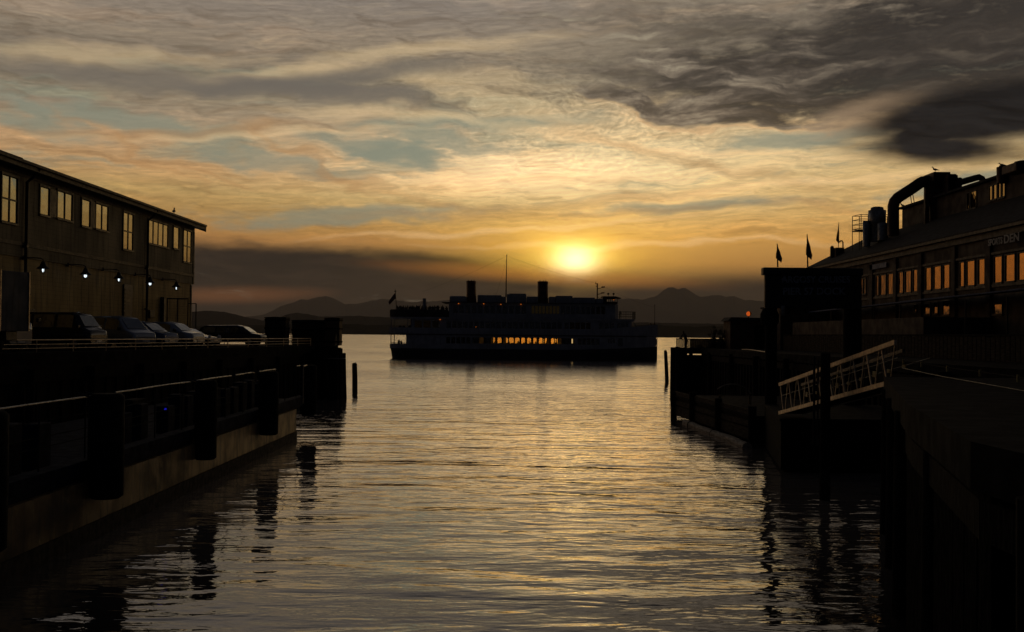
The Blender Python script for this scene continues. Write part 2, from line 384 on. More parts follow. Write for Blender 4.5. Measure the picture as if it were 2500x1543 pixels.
# ------------------------------------------------------------------ mesh collecting
class MB:
    LOCAL = False
    def __init__(s): s.v = []; s.f = []; s.sm = []
    def add(s, vs, fs, smooth=False):
        o = len(s.v); s.v += [tuple(v) for v in vs]
        s.f += [tuple(i + o for i in f) for f in fs]; s.sm += [smooth] * len(fs)
        return s
    def box(s, x0, x1, y0, y1, z0, z1):
        if x0 > x1: x0, x1 = x1, x0
        if y0 > y1: y0, y1 = y1, y0
        if z0 > z1: z0, z1 = z1, z0
        v = [(x, y, z) for z in (z0, z1) for y in (y0, y1) for x in (x0, x1)]
        return s.add(v, [(0, 2, 3, 1), (4, 5, 7, 6), (0, 1, 5, 4), (2, 6, 7, 3), (0, 4, 6, 2), (1, 3, 7, 5)])
    def bar(s, a, b, w=0.05, h=None, up=(0, 0, 1)):
        h = h or w; a = Vector(a); b = Vector(b); d = (b - a).normalized()
        upv = Vector(up)
        if abs(d.dot(upv)) > 0.98: upv = Vector((0, 1, 0))
        x = d.cross(upv).normalized() * (w / 2); y = x.cross(d).normalized() * (h / 2)
        v = [p + sx * x + sy * y for p in (a, b) for sx, sy in ((-1, -1), (1, -1), (1, 1), (-1, 1))]
        return s.add(v, [(0, 1, 2, 3), (7, 6, 5, 4), (0, 4, 5, 1), (1, 5, 6, 2), (2, 6, 7, 3), (3, 7, 4, 0)])
    def tube(s, pts, r, n=10, caps=True):
        pts = [Vector(p) for p in pts]
        rs = r if isinstance(r, (list, tuple)) else [r] * len(pts)
        rings = []; prev = None
        for i, p in enumerate(pts):
            d = (pts[min(i + 1, len(pts) - 1)] - pts[max(i - 1, 0)]).normalized()
            ref = prev if prev is not None else (Vector((0, 0, 1)) if abs(d.z) < 0.9 else Vector((1, 0, 0)))
            x = (ref - d * ref.dot(d)).normalized(); prev = x; y = d.cross(x)
            rings.append([p + (x * math.cos(6.28318 * k / n) + y * math.sin(6.28318 * k / n)) * rs[i] for k in range(n)])
        o = []; [o.extend(q) for q in rings]
        f = [(i * n + k, i * n + (k + 1) % n, (i + 1) * n + (k + 1) % n, (i + 1) * n + k) for i in range(len(pts) - 1) for k in range(n)]
        s.add(o, f, True)
        if caps:
            s.add(rings[0], [tuple(range(n))[::-1]]); s.add(rings[-1], [tuple(range(n))])
        return s
    def lathe(s, c, prof, n=16):
        c = Vector(c); vs = []
        for r_, z in prof: vs += [c + Vector((r_ * math.cos(6.28318 * k / n), r_ * math.sin(6.28318 * k / n), z)) for k in range(n)]
        f = [(i * n + k, i * n + (k + 1) % n, (i + 1) * n + (k + 1) % n, (i + 1) * n + k) for i in range(len(prof) - 1) for k in range(n)]
        s.add(vs, f, True)
        s.add(vs[:n], [tuple(range(n))[::-1]]); s.add(vs[-n:], [tuple(range(n))])
        return s
    def prism(s, poly, axis, a, b):
        """poly of 2D points extruded along axis between a and b (axis 0:x 1:y 2:z)"""
        def p3(u, v, w):
            return ((w, u, v), (u, w, v), (u, v, w))[axis]
        n = len(poly)
        vs = [p3(u, v, a) for u, v in poly] + [p3(u, v, b) for u, v in poly]
        f = [(i, (i + 1) % n, n + (i + 1) % n, n + i) for i in range(n)] + [tuple(range(n))[::-1], tuple(range(n, 2 * n))]
        return s.add(vs, f)
    def loft(s, rings, smooth=True, closed=True, caps=True):
        n = len(rings[0]); vs = []; [vs.extend(r_) for r_ in rings]
        kk = range(n) if closed else range(n - 1)
        f = [(i * n + k, i * n + (k + 1) % n, (i + 1) * n + (k + 1) % n, (i + 1) * n + k) for i in range(len(rings) - 1) for k in kk]
        s.add(vs, f, smooth)
        if caps and closed:
            s.add(rings[0], [tuple(range(n))[::-1]]); s.add(rings[-1], [tuple(range(n))])
        return s
    def build(s, name, material, parent=None, loc=None, bevel=0.0):
        me = bpy.data.meshes.new(name); me.from_pydata(s.v, [], s.f)
        me.polygons.foreach_set('use_smooth', s.sm)
        bm = bmesh.new(); bm.from_mesh(me); bmesh.ops.recalc_face_normals(bm, faces=bm.faces); bm.to_mesh(me); bm.free()
        me.materials.append(material)
        o = bpy.data.objects.new(name, me); COL.objects.link(o)
        if parent is not None:
            o.parent = parent
            if not MB.LOCAL: o.matrix_parent_inverse = parent.matrix_basis.inverted()
        if bevel:
            md = o.modifiers.new('bevel', 'BEVEL'); md.width = bevel; md.segments = 2; md.limit_method = 'ANGLE'
        return o

def tag(o, label=None, cat=None, group=None, kind=None):
    if label: o['label'] = label
    if cat: o['category'] = cat
    if group: o['group'] = group
    if kind: o['kind'] = kind
    return o
def empty(name, loc, label, cat, group=None, rz=0.0):
    o = bpy.data.objects.new(name, None); COL.objects.link(o)
    o.location = loc; o.rotation_euler.z = rz; o.empty_display_size = 0.2
    o.matrix_basis = Matrix.Translation(Vector(loc)) @ Matrix.Rotation(rz, 4, 'Z')
    return tag(o, label, cat, group)
def copy_tree(o, loc, rz, label=None, group=None):
    c = o.copy(); COL.objects.link(c)
    c.matrix_basis = Matrix.Translation(Vector(loc)) @ Matrix.Rotation(rz, 4, 'Z')
    if label: c['label'] = label
    if group: c['group'] = group
    def rec(src, dst):
        for ch in [k for k in bpy.data.objects if k.parent is src]:
            d = ch.copy(); COL.objects.link(d); d.parent = dst; rec(ch, d)
    rec(o, c)
    return c
def text_part(body, name, material, parent, origin, xdir, ydir, size, depth=0.02, bold=0.0, width=None, label=None):
    cu = bpy.data.curves.new(name, 'FONT'); cu.body = body; cu.size = size; cu.extrude = depth; cu.offset = bold
    cu.align_x = 'CENTER'; cu.align_y = 'CENTER'; cu.resolution_u = 3
    tmp = bpy.data.objects.new(name, cu); COL.objects.link(tmp)
    dg = bpy.context.evaluated_depsgraph_get()
    me = bpy.data.meshes.new_from_object(tmp.evaluated_get(dg))
    bpy.data.objects.remove(tmp)
    xs = [v.co.x for v in me.vertices]; k = width / (max(xs) - min(xs)) if width else 1.0
    X = Vector(xdir).normalized(); Y = Vector(ydir).normalized(); Z = X.cross(Y)
    for v in me.vertices:
        v.co = Vector(origin) + X * (v.co.x * k) + Y * v.co.y + Z * v.co.z
    me.materials.clear(); me.materials.append(material)
    o = bpy.data.objects.new(name, me); COL.objects.link(o); o.parent = parent
    o.matrix_parent_inverse = parent.matrix_basis.inverted()
    if label: o['label'] = label
    return o
# ------------------------------------------------------------------ water
BIAS = 0.06; AMPF = 0.9
def water_material():
    M = bpy.data.materials.new('harbour_water'); M.use_nodes = True
    t = M.node_tree; q = G(t); b = t.nodes['Principled BSDF']
    b.inputs['Base Color'].default_value = (0.003, 0.004, 0.004, 1)
    b.inputs['Roughness'].default_value = 0.03
    b.inputs['IOR'].default_value = 2.3
    ge = q.node('ShaderNodeNewGeometry'); sx = q.node('ShaderNodeSeparateXYZ'); t.links.new(ge.outputs['Position'], sx.inputs[0])
    x0, y0 = E(q, sx.outputs[0]), E(q, sx.outputs[1])
    calm = q.noise(q.vec(x0 * 0.035, y0 * 0.02, 0.0), 1.0, 2.0, 0.5)            # patches of rougher and calmer water
    amp = q.step(calm, 0.32, 0.68, 0.55, 1.30) * q.step(y0, 15.0, 90.0, 0.85, AMPF)
    sheen = q.step(y0, 12.0, 52.0, 0.0, 0.82)                                  # brighter reflection put into the colour: metallic, pale and warm with distance
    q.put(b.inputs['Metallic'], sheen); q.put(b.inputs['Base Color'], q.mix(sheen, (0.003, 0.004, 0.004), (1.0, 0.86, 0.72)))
    def height(x, y):
        swell = q.noise(q.vec(x * 0.16 + y * 0.03, y * 0.40, 1.0), 1.0, 1.0, 0.5, 0.4) * 0.125
        chop = q.noise(q.vec(x * 0.50 - y * 0.08, y * 1.30, 4.0), 1.0, 2.0, 0.5, 0.5) * 0.085
        rip = q.noise(q.vec(x * 1.9 + y * 0.3, y * 4.4, 8.0), 1.0, 2.0, 0.55, 0.3) * 0.017
        return swell + (chop + rip) * amp
    e = 0.015
    h0 = height(x0, y0); sxx = (h0 - height(x0 + e, y0)) / e; syy = (h0 - height(x0, y0 + e)) / e
    # over distance only the wave faces turned to the south stay in sight between the crests: mean tilt of the far water
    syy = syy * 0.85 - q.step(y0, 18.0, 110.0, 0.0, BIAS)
    nv = q.node('ShaderNodeVectorMath'); nv.operation = 'NORMALIZE'; q.put(nv.inputs[0], q.vec(sxx, syy, 1.0))
    t.links.new(nv.outputs[0], b.inputs['Normal'])
    return M
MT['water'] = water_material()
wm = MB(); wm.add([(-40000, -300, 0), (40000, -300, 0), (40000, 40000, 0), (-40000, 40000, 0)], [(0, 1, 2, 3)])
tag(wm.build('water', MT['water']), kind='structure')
# faint wake lines behind the stern
wk = MB()
def ridge(pts, wdt, hgt):
    for i in range(len(pts) - 1):
        (xa, ya), (xb, yb) = pts[i], pts[i + 1]
        k = math.sin(math.pi * (i + 0.5) / (len(pts) - 1)) * hgt + 0.02
        wk.add([(xa, ya - wdt, 0.004), (xb, yb - wdt, 0.004), (xb, yb, k), (xa, ya, k), (xa, ya + wdt, 0.004), (xb, yb + wdt, 0.004)], [(0, 1, 2, 3), (3, 2, 5, 4)], True)
ridge([(-26 - i * 1.4, 222 + math.sin(i * .9) * 1.2, ) for i in range(18)], 1.6, 0.10)
ridge([(-27 - i * 1.6, 229 + math.sin(i * .7) * 1.2 + i * .4) for i in range(14)], 1.6, 0.08)
ridge([(28 + i * .9, 222 - i * .5) for i in range(8)], 0.9, 0.12)
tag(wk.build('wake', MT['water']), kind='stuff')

# ------------------------------------------------------------------ far shore, hills and mountains
def terrain(name, pts, Y, depth, mt, rough, seed, zmin=0.0):
    """profile given in photo pixels, stood at distance Y; a real slope in front and behind"""
    rnd = random.Random(seed); P = sorted(pts); b = MB(); rows = 7
    xs = []; x = P[0][0]
    while x < P[-1][0]: xs.append(x); x += 4.0
    ph = [rnd.uniform(0, 6.28) for _ in range(9)]
    def prof(x):
        for (xa, ya), (xb, yb) in zip(P, P[1:]):
            if xa <= x <= xb: return ya + (yb - ya) * (x - xa) / (xb - xa)
        return P[-1][1]
    grid = []
    for x in xs:
        j = sum(math.sin(x * (0.03 * 1.7 ** k) + ph[k]) / (1.35 ** k) for k in range(8)) * rough
        top = at(x, prof(x) + j, Y); col_ = []
        for i in range(-rows, rows + 1):
            a = abs(i) / rows
            hgt = top.z * (1 - a) ** 1.2
            hgt *= 1 + 0.18 * math.sin(x * .05 + i * 1.3 + ph[0]) * math.sin(math.pi * a)
            yy = Y + i * depth / rows
            col_.append((top.x * yy / Y, yy, max(hgt, zmin) - (0.5 if a > .99 else 0)))
        grid.append(col_)
    n = 2 * rows + 1
    vs = [v for c_ in grid for v in c_]
    fs = [(i * n + k, (i + 1) * n + k, (i + 1) * n + k + 1, i * n + k + 1) for i in range(len(grid) - 1) for k in range(n - 1)]
    b.add(vs, fs, False)
    return tag(b.build(name, mt), kind='structure')
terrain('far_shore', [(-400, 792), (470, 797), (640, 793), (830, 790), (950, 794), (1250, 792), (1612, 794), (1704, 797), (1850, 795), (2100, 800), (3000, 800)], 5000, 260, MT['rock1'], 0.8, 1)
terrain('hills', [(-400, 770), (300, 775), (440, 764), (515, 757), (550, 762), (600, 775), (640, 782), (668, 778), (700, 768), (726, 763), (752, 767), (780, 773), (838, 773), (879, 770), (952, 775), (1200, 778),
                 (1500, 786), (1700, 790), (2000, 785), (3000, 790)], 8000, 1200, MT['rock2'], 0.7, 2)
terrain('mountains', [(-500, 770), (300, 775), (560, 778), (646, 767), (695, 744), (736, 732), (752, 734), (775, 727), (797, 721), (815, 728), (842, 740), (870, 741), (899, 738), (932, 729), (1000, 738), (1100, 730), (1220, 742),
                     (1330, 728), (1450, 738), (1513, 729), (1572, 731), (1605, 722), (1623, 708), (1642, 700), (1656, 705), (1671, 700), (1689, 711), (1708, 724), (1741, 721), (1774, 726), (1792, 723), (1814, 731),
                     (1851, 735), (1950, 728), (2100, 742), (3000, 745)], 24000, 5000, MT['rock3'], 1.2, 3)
# ------------------------------------------------------------------ people (one continuous skinned body per pose)
def body_mesh(name, joints, bones, material, head=(0, 0, 1.62), scale=1.0):
    """joints: {name: (x,y,z,r)}"""
    names = list(joints); me = bpy.data.meshes.new(name)
    me.from_pydata([joints[k][:3] for k in names], [(names.index(a), names.index(b)) for a, b in bones], [])
    o = bpy.data.objects.new(name, me); COL.objects.link(o)
    sk = o.modifiers.new('skin', 'SKIN'); sk.use_smooth_shade = True
    for i, k in enumerate(names): me.skin_vertices[0].data[i].radius = (joints[k][3],) * 2
    me.skin_vertices[0].data[0].use_root = True
    sb = o.modifiers.new('sub', 'SUBSURF'); sb.levels = 1; sb.render_levels = 1
    dg = bpy.context.evaluated_depsgraph_get(); out = bpy.data.meshes.new_from_object(o.evaluated_get(dg))
    bpy.data.objects.remove(o); out.materials.clear(); out.materials.append(material); out.name = name
    return out
def pose(lean=0.0, armL=None, armR=None, legs=.10, twist=0):
    z = lambda v: v
    J = {'pelvis': (0, 0, .95, .15), 'waist': (lean * .3, 0, 1.12, .135), 'chest': (lean * .8, 0, 1.34, .17), 'neck': (lean * 1.15, 0, 1.50, .062), 'skull': (lean * 1.3 + .02, 0, 1.63, .098), 'crown': (lean * 1.38 + .01, 0, 1.73, .07)}
    for s, nm in ((1, 'l'), (-1, 'r')):
        J['hip' + nm] = (0, s * .10, .88, .11); J['knee' + nm] = (.03 * s * legs * 5, s * .12, .48, .075); J['ankle' + nm] = (-.02, s * .13, .09, .048); J['toe' + nm] = (.17, s * .15, .035, .04)
        J['sh' + nm] = (lean * .85, s * .20, 1.42, .075)
    aL = armL or [(lean + .02, .27, 1.14), (lean + .14, .26, .92), (lean + .20, .25, .84)]
    aR = armR or [(lean + .02, -.27, 1.14), (lean + .14, -.26, .92), (lean + .20, -.25, .84)]
    for nm, A in (('l', aL), ('r', aR)):
        for k, p_, r_ in zip(('elbow', 'wrist', 'hand'), A, (.048, .034, .042)): J[k + nm] = tuple(p_) + (r_,)
    B = [('pelvis', 'waist'), ('waist', 'chest'), ('chest', 'neck'), ('neck', 'skull'), ('skull', 'crown')]
    for nm in 'lr':
        B += [('pelvis', 'hip' + nm), ('hip' + nm, 'knee' + nm), ('knee' + nm, 'ankle' + nm), ('ankle' + nm, 'toe' + nm), ('chest', 'sh' + nm), ('sh' + nm, 'elbow' + nm), ('elbow' + nm, 'wrist' + nm), ('wrist' + nm, 'hand' + nm)]
    return J, B
PM = {
    'stand': body_mesh('person_body', *pose(0.02), MT['cloth']),
    'rail': body_mesh('person_leaning_body', *pose(0.18, [(.38, .24, 1.16), (.56, .12, 1.06), (.60, .04, 1.08)], [(.38, -.24, 1.16), (.56, -.12, 1.06), (.60, -.04, 1.08)]), MT['cloth']),
    'wave': body_mesh('person_waving_body', *pose(0.02, [(.12, .34, 1.62), (.16, .30, 1.88), (.17, .28, 1.97)]), MT['cloth']),
    'hold': body_mesh('person_holding_body', *pose(0.04, [(.10, .28, 1.16), (.34, .20, 1.22), (.40, .16, 1.26)], [(.10, -.28, 1.16), (.34, -.20, 1.22), (.40, -.16, 1.26)]), MT['cloth']),
}
def person(x, y, z, rz, kind, label, group=None, h=1.0):
    o = bpy.data.objects.new('person', PM[kind]); COL.objects.link(o)
    o.location = (x, y, z); o.rotation_euler.z = rz; o.scale = (h, h, h)
    return tag(o, label, 'person', group)

# gulls
def gull(x, y, z, rz, label, s=1.0, head_up=1.0):
    t = empty('gull', (x, y, z), label, 'bird', None, rz); MB.LOCAL = True
    q_ = MB(); u = .44 * s
    q_.tube([(-u * .62, 0, u * .34), (-u * .40, 0, u * .37), (-u * .05, 0, u * .42), (u * .25, 0, u * .50), (u * .38, 0, u * (.60 + .1 * head_up)), (u * .47, 0, u * (.70 + .18 * head_up)), (u * .58, 0, u * (.70 + .18 * head_up)), (u * .66, 0, u * (.66 + .18 * head_up))],
            [u * .015, u * .06, u * .20, u * .17, u * .09, u * .095, u * .07, u * .02], 10); q_.build('body', MT['bird'], t)
    q_ = MB(); q_.tube([(u * .64, 0, u * (.68 + .18 * head_up)), (u * .80, 0, u * (.63 + .18 * head_up))], [u * .03, u * .008], 6); q_.build('beak', MT['yellowb'], t)
    for sgn in (-1, 1):
        q_ = MB(); q_.tube([(u * .22, sgn * u * .17, u * .48), (-u * .1, sgn * u * .20, u * .43), (-u * .5, sgn * u * .10, u * .36), (-u * .8, sgn * u * .02, u * .30)], [u * .05, u * .09, u * .06, u * .01], 8); q_.build('wing', MT['bird'], t)
        q_ = MB(); q_.tube([(0, sgn * u * .08, u * .26), (u * .02, sgn * u * .08, 0)], u * .022, 5); q_.build('leg', MT['yellowb'], t)
    MB.LOCAL = False
    return t
# ================================================================== LEFT PIER
XW = -25.5                                    # wall plane of the warehouse
def zl(px, zx=0): return px
def L(xz, yz): return (xz / 2.852, 350 + yz / 2.852)
def wp(px, py, X=XW): p = atX(px, py, X); return p.y, p.z
pier = empty('pier', (-30, 60, 4.0), 'long asphalt topped timber pier carrying the parked cars and the yellow sided warehouse', 'pier')
b = MB(); poly = [(-29, -4), (-26.6, 12), (-21.5, 46), (-15.9, 83.5), (-15.4, 86), (-13.65, 86), (-14.6, 92.5), (-60, 92.5), (-60, -4)]
b.prism(poly, 2, 3.45, 4.0); b.build('deck', MT['deck'], pier)
def edge(Y): return -21.5 + 0.148 * (Y - 46)
b = MB(); b.prism([(x + .06, y) for x, y in poly[:4]] + [(x - .35, y) for x, y in poly[:4]][::-1], 2, 2.7, 3.45); b.build('edge_beam', MT['timber'], pier)
b = MB(); pl = [(x - .15, y) for x, y in poly[:4]]; b.prism(pl + [(x - .15, y) for x, y in pl[::-1]], 2, -1.2, 3.44)
b.prism([(-15.4, 86.1), (-13.8, 86.1), (-14.75, 92.3), (-60, 92.3), (-60, 92.1), (-14.95, 92.1), (-14.0, 86.3), (-15.4, 86.3)], 2, -1.2, 3.44)
for Y in range(8, 84, 1):
    x = edge(Y) - 0.16
    b.bar((x, Y, -1), (x, Y, 3.4), 0.22, .12)
b.build('timber_bulkhead', MT['timber'], pier)
for i, Y in enumerate(range(18, 86, 5)):
    q_ = MB(); x = edge(Y) + .22; lean = random.uniform(-.05, .05)
    q_.tube([(x + lean, Y, -1.2), (x, Y, 3.3)], [.21, .18], 10); q_.build('pile', MT['timber'], pier)
for x in (-14.75, -16.2, -18, -21, -24, -27, -30):
    q_ = MB(); q_.tube([(x, 92.6, -1.2), (x, 92.6, 3.4)], [.22, .19], 10); q_.build('pile', MT['timber'], pier)

def railing(name, pts, ztop, zbot, bars, post_step, r, material, label, cat='railing', group=None, post_r=None, solid=None):
    t = empty(name, (pts[0][0], pts[0][1], zbot), label, cat, group)
    for k in range(bars):
        z = ztop - (ztop - zbot) * k / bars
        q_ = MB(); q_.tube([(x, y, z + random.uniform(-.012, .012)) for x, y in pts], r if k == 0 else r * .6, 6); q_.build('rail', material, t)
    total = 0
    for (xa, ya), (xb, yb) in zip(pts, pts[1:]):
        L_ = math.hypot(xb - xa, yb - ya); n = max(1, round(L_ / post_step))
        for i in range(n + (1 if (xb, yb) == pts[-1] else 0)):
            f = i / n; x = xa + (xb - xa) * f; y = ya + (yb - ya) * f
            q_ = MB(); q_.tube([(x, y, zbot - .05), (x, y, ztop)], post_r or r * .9, 6); q_.build('post', material, t)
    return t
railing('pier_railing', [(edge(Y) - .15, Y) for Y in (22, 34, 46, 58, 70, 80)] + [(-15.6, 85.2)], 4.56, 4.0, 3, 3.0, 0.035, MT['alu'],
        'long low pipe railing along the near edge of the car pier, top rail catching light')
railing('pier_railing', [(-60, 92.2), (-40, 92.2), (-26, 92.2), (-14.8, 92.2)], 4.86, 4.0, 5, 1.9, 0.03, MT['dark'],
        'thin five bar railing across the seaward end of the car pier, seen against water')

# ---------------- warehouse
wh = empty('warehouse', (-35, 60, 4.0), 'two storey warehouse with yellow lap siding and a long dark eave on the left pier', 'building')
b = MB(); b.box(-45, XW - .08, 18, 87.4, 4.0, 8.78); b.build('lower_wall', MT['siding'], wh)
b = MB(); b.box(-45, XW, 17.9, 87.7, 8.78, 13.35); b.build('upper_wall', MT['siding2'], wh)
b = MB()
b.box(XW + .0, XW + .06, 17.9, 87.72, 9.36, 9.56); b.box(XW, XW + .05, 17.9, 87.72, 12.98, 13.28)
b.box(XW, XW + .055, 87.45, 87.76, 8.78, 12.98); b.box(XW - .08, XW - .02, 87.15, 87.46, 4.0, 8.7)
b.build('trim', MT['trim'], wh)
# roof: slab rising away from the eave, with fascia and gutter
b = MB(); b.prism([(-24.78, 13.36), (-24.78, 13.52), (-36, 17.3), (-47, 13.5), (-47, 13.3), (-36, 17.0)], 1, 17, 88.35); rf = b.build('roof', MT['roofm'], wh)
b = MB(); b.box(-24.86, -24.74, 17, 88.40, 13.22, 13.60); b.prism([(-24.74, 13.60), (-24.74, 13.05), (-36, 16.85), (-36, 17.4)], 1, 88.36, 88.46); b.build('fascia', MT['fascia'], rf)
b = MB(); b.box(-24.74, -24.60, 17, 88.2, 13.44, 13.58); b.build('gutter', MT['trim'], rf)
b = MB(); b.box(-25.5, -24.86, 17, 88.3, 13.28, 13.355); b.build('soffit', MT['trim'], wh)
b = MB(); b.prism([(-26, 13.97), (-26, 14.12), (-36, 17.6), (-36, 17.38)], 1, 17, wp(102, 405, -25)[0]); b.build('roof_overlay', MT['roofm'], rf)
def downspout(xz):
    y, _ = wp(*L(xz, 600)); q_ = MB()
    q_.tube([(-24.72, y, 13.42), (-25.0, y, 13.0), (XW + .14, y, 12.7), (XW + .14, y, 4.05)], .085, 8)
    q_.box(XW + .0, XW + .24, y - .13, y + .13, 9.3, 9.42); q_.box(XW + .0, XW + .24, y - .13, y + .13, 6.5, 6.6)
    q_.build('downspout', MT['dark'], wh)
downspout(164); downspout(1017)
y0_, _ = wp(*L(150, 600)); 
def window(xz0, xz1, yt, yb, cols, rows, open_leaf=None, X=XW):
    ya, zt = wp(*L(xz0, yt), X); _, zb = wp(*L(xz0, yb), X); yb_, _ = wp(*L(xz1, yt), X)
    fw_ = .09; q_ = MB()
    q_.box(X - .02, X + .07, ya - .02, ya - fw_ - .02, zb - .02, zt + .02); q_.box(X - .02, X + .07, yb_ + .02, yb_ + fw_ + .02, zb - .02, zt + .02)
    q_.box(X - .02, X + .08, ya - fw_ - .04, yb_ + fw_ + .04, zt + .02, zt + .14); q_.box(X - .02, X + .11, ya - fw_ - .04, yb_ + fw_ + .04, zb - .12, zb - .02)
    for c_ in range(1, cols):
        y = ya + (yb_ - ya) * c_ / cols; q_.box(X + .002, X + .05, y - .045, y + .045, zb, zt)
    for r_ in range(1, rows):
        z = zb + (zt - zb) * r_ / rows; q_.box(X + .004, X + .045, ya, yb_, z - .04, z + .04)
    wf = q_.build('window', MT['frame'], wh)
    for c_ in range(cols):
        for r_ in range(rows):
            p_ = MB(); e = .05
            a0 = ya + (yb_ - ya) * c_ / cols + e; a1 = ya + (yb_ - ya) * (c_ + 1) / cols - e
            b0 = zb + (zt - zb) * r_ / rows + e * .5; b1 = zb + (zt - zb) * (r_ + 1) / rows - e * .5
            tl = random.uniform(-.006, .006)
            p_.add([(X + .012 + tl, a0, b0), (X + .012, a1, b0), (X + .012 - tl, a1, b1), (X + .012, a0, b1)], [(0, 1, 2, 3)])
            p_.build('pane', MT['pane'], wf)
    if open_leaf:
        h_ = ya if open_leaf < 0 else yb_
        ang = R(86); wdt = .50; dirv = Vector((math.sin(ang), math.cos(ang) * open_leaf, 0)); o_ = Vector((X + .06, h_, 0))
        q_ = MB(); A = o_ + dirv * .0; B = o_ + dirv * wdt
        for z in (zb + .03, zt - .03): q_.bar((A.x, A.y, z), (B.x, B.y, z), .05, .06)
        for P_ in (A, B): q_.bar((P_.x, P_.y, zb), (P_.x, P_.y, zt), .05, .05)
        lf = q_.build('casement', MT['trim'], wf)
        q_ = MB(); q_.add([(A.x, A.y, zb + .06), (B.x, B.y, zb + .06), (B.x, B.y, zt - .06), (A.x, A.y, zt - .06)], [(0, 1, 2, 3)]); q_.build('pane', MT['darkpane'], lf)
    return wf
def casement_panel(xz0, xz1, yt, yb, X=XW):  # flat dark panel made up in place of an open casement leaf
    ya, zt = wp(*L(xz0, yt), X); _, zb = wp(*L(xz0, yb), X); yb_, _ = wp(*L(xz1, yt), X)
    q_ = MB(); q_.box(X + .004, X + .05, ya, yb_, zb, zt)
    for k in range(9): q_.box(X + .05, X + .065, ya + .06, yb_ - .06, zb + .1 + (zt - zb - .2) * k / 9, zb + .1 + (zt - zb - .2) * (k + .6) / 9)
    return q_.build('casement_panel', MT['dark'], wh)
window(12, 118, 215, 537, 2, 2)
window(278, 340, 300, 490, 1, 1)
casement_panel(345, 392, 315, 508)
window(398, 500, 330, 515, 2, 1)
window(568, 625, 388, 570, 1, 1)
casement_panel(629, 660, 402, 585)
window(665, 750, 418, 590, 2, 1)
window(858, 925, 480, 733, 2, 2)
window(1030, 1168, 532, 690, 4, 1)
window(1207, 1245, 580, 727, 1, 1)
window(1277, 1330, 602, 820, 2, 2)
# louvred door, small dark boxes on the wall
ya, zt = wp(*L(863, 980)); yb, _ = wp(*L(922, 980)); q_ = MB()
q_.box(XW - .06, XW + .03, ya, yb, 4.0, zt)
for k in range(14): q_.box(XW + .03, XW + .06, ya + .1, yb - .1, 4.4 + k * .25, 4.52 + k * .25)
q_.build('louvred_door', MT['dark'], wh)
for (xa, xb, y0, y1) in ((185, 205, 1010, 1055), (190, 228, 1152, 1225), (1035, 1068, 1160, 1215)):
    a, z1 = wp(*L(xa, y0)); c, _ = wp(*L(xb, y0)); _, z0 = wp(*L(xa, y1)); q_ = MB(); q_.box(XW - .08, XW + .12, a, c, z0, z1); q_.build('wall_box', MT['dark'], wh, bevel=.02)

# ---------------- gooseneck wall lamps
LP = [((225, 855), (300, 892), 'first gooseneck wall lamp, the one nearest the box truck'), ((525, 900), (595, 933), 'bright gooseneck wall lamp above the dark van, second from the box truck'),
      ((765, 940), (828, 960), 'middle one of the five gooseneck wall lamps, just left of the louvred door'), ((990, 965), (1045, 990), 'gooseneck wall lamp hanging beside the second downspout'),
      ((1175, 995), (1228, 1020), 'dim gooseneck wall lamp nearest the warehouse corner')]
for i, (a, h_, lab) in enumerate(LP):
    y, z = wp(*L(h_[0], h_[1] - 20), XW + 1.0); z += .56
    t = empty('wall_lamp', (XW, y, z), lab, 'wall lamp', 'gooseneck lamps along the warehouse wall')
    q_ = MB(); q_.lathe((XW - .04, y, z), [(.11, -.11), (.11, .11)], 10); q_.tube([(XW - .06, y, z), (XW + .55, y, z), (XW + .86, y, z - .02), (XW + 1.0, y, z - .10), (XW + 1.0, y, z - .24)], .028, 8); q_.build('arm', MT['dark'], t)
    q_ = MB(); q_.lathe((XW + 1.0, y, z - .58), [(.34, .0), (.32, .04), (.17, .16), (.12, .30), (.07, .40)], 16); q_.build('shade', MT['dark'], t)
    q_ = MB(); s_ = (.045, .075, .05, .075, .035)[i]; q_.lathe((XW + 1.0, y, z - .74), [(.02, 0), (s_, .05), (s_ * 1.1, .11), (s_, .17), (.04, .20)], 12); q_.build('bulb', MT['bulb'], t)
    q_ = MB()
    for k in range(6):
        a_ = k * 1.047; q_.tube([(XW + 1.0 + .15 * math.cos(a_), y + .15 * math.sin(a_), z - .55), (XW + 1.0 + .16 * math.cos(a_), y + .16 * math.sin(a_), z - .74), (XW + 1.0 + .05 * math.cos(a_), y + .05 * math.sin(a_), z - .86)], .009, 4)
    q_.build('wire_guard', MT['dark'], t)

# ---------------- wire gate and fence by the corner
ft = empty('fence_gate', (-22, 80, 4), 'tall black wire mesh gate with a thick post by the far corner of the warehouse', 'gate')
def fp(xz, Y=None): 
    p = at(*L(xz, 1090), Y); return p.x
q_ = MB(); YF = 80.0
q_.bar((fp(1132, YF), YF, 4), (fp(1132, YF), YF, 7.5), .34); q_.build('post', MT['dark'], ft)
q_ = MB(); x0, x1, x2 = fp(1165, YF), fp(1310, YF), fp(1366, YF)
for x in (fp(1104, YF), x0, x1, (x0 + x1) / 2): q_.tube([(x, YF, 4), (x, YF, 7.45)], .045, 6)
q_.tube([(x0, YF, 7.4), (x1, YF, 7.4)], .045, 6); q_.tube([(x0, YF, 4.2), (x1, YF, 4.2)], .045, 6); q_.build('gate_frame', MT['dark'], ft)
q_ = MB(); q_.tube([(x2, YF, 4), (x2, YF, 7.05)], .045, 6); q_.tube([(x1, YF, 7.05), (x2, YF, 7.05)], .03, 6); q_.build('side_frame', MT['dark'], ft)
q_ = MB()
for k in range(26):
    z = 4.1 + k * .13; q_.tube([(x0, YF, z), (x1, YF, z)], .005, 3, False)
for k in range(22):
    x = x0 + (x1 - x0) * k / 22; q_.tube([(x, YF, 4.1), (x, YF, 7.4)], .005, 3, False)
q_.build('wire_mesh', MT['dark'], ft)

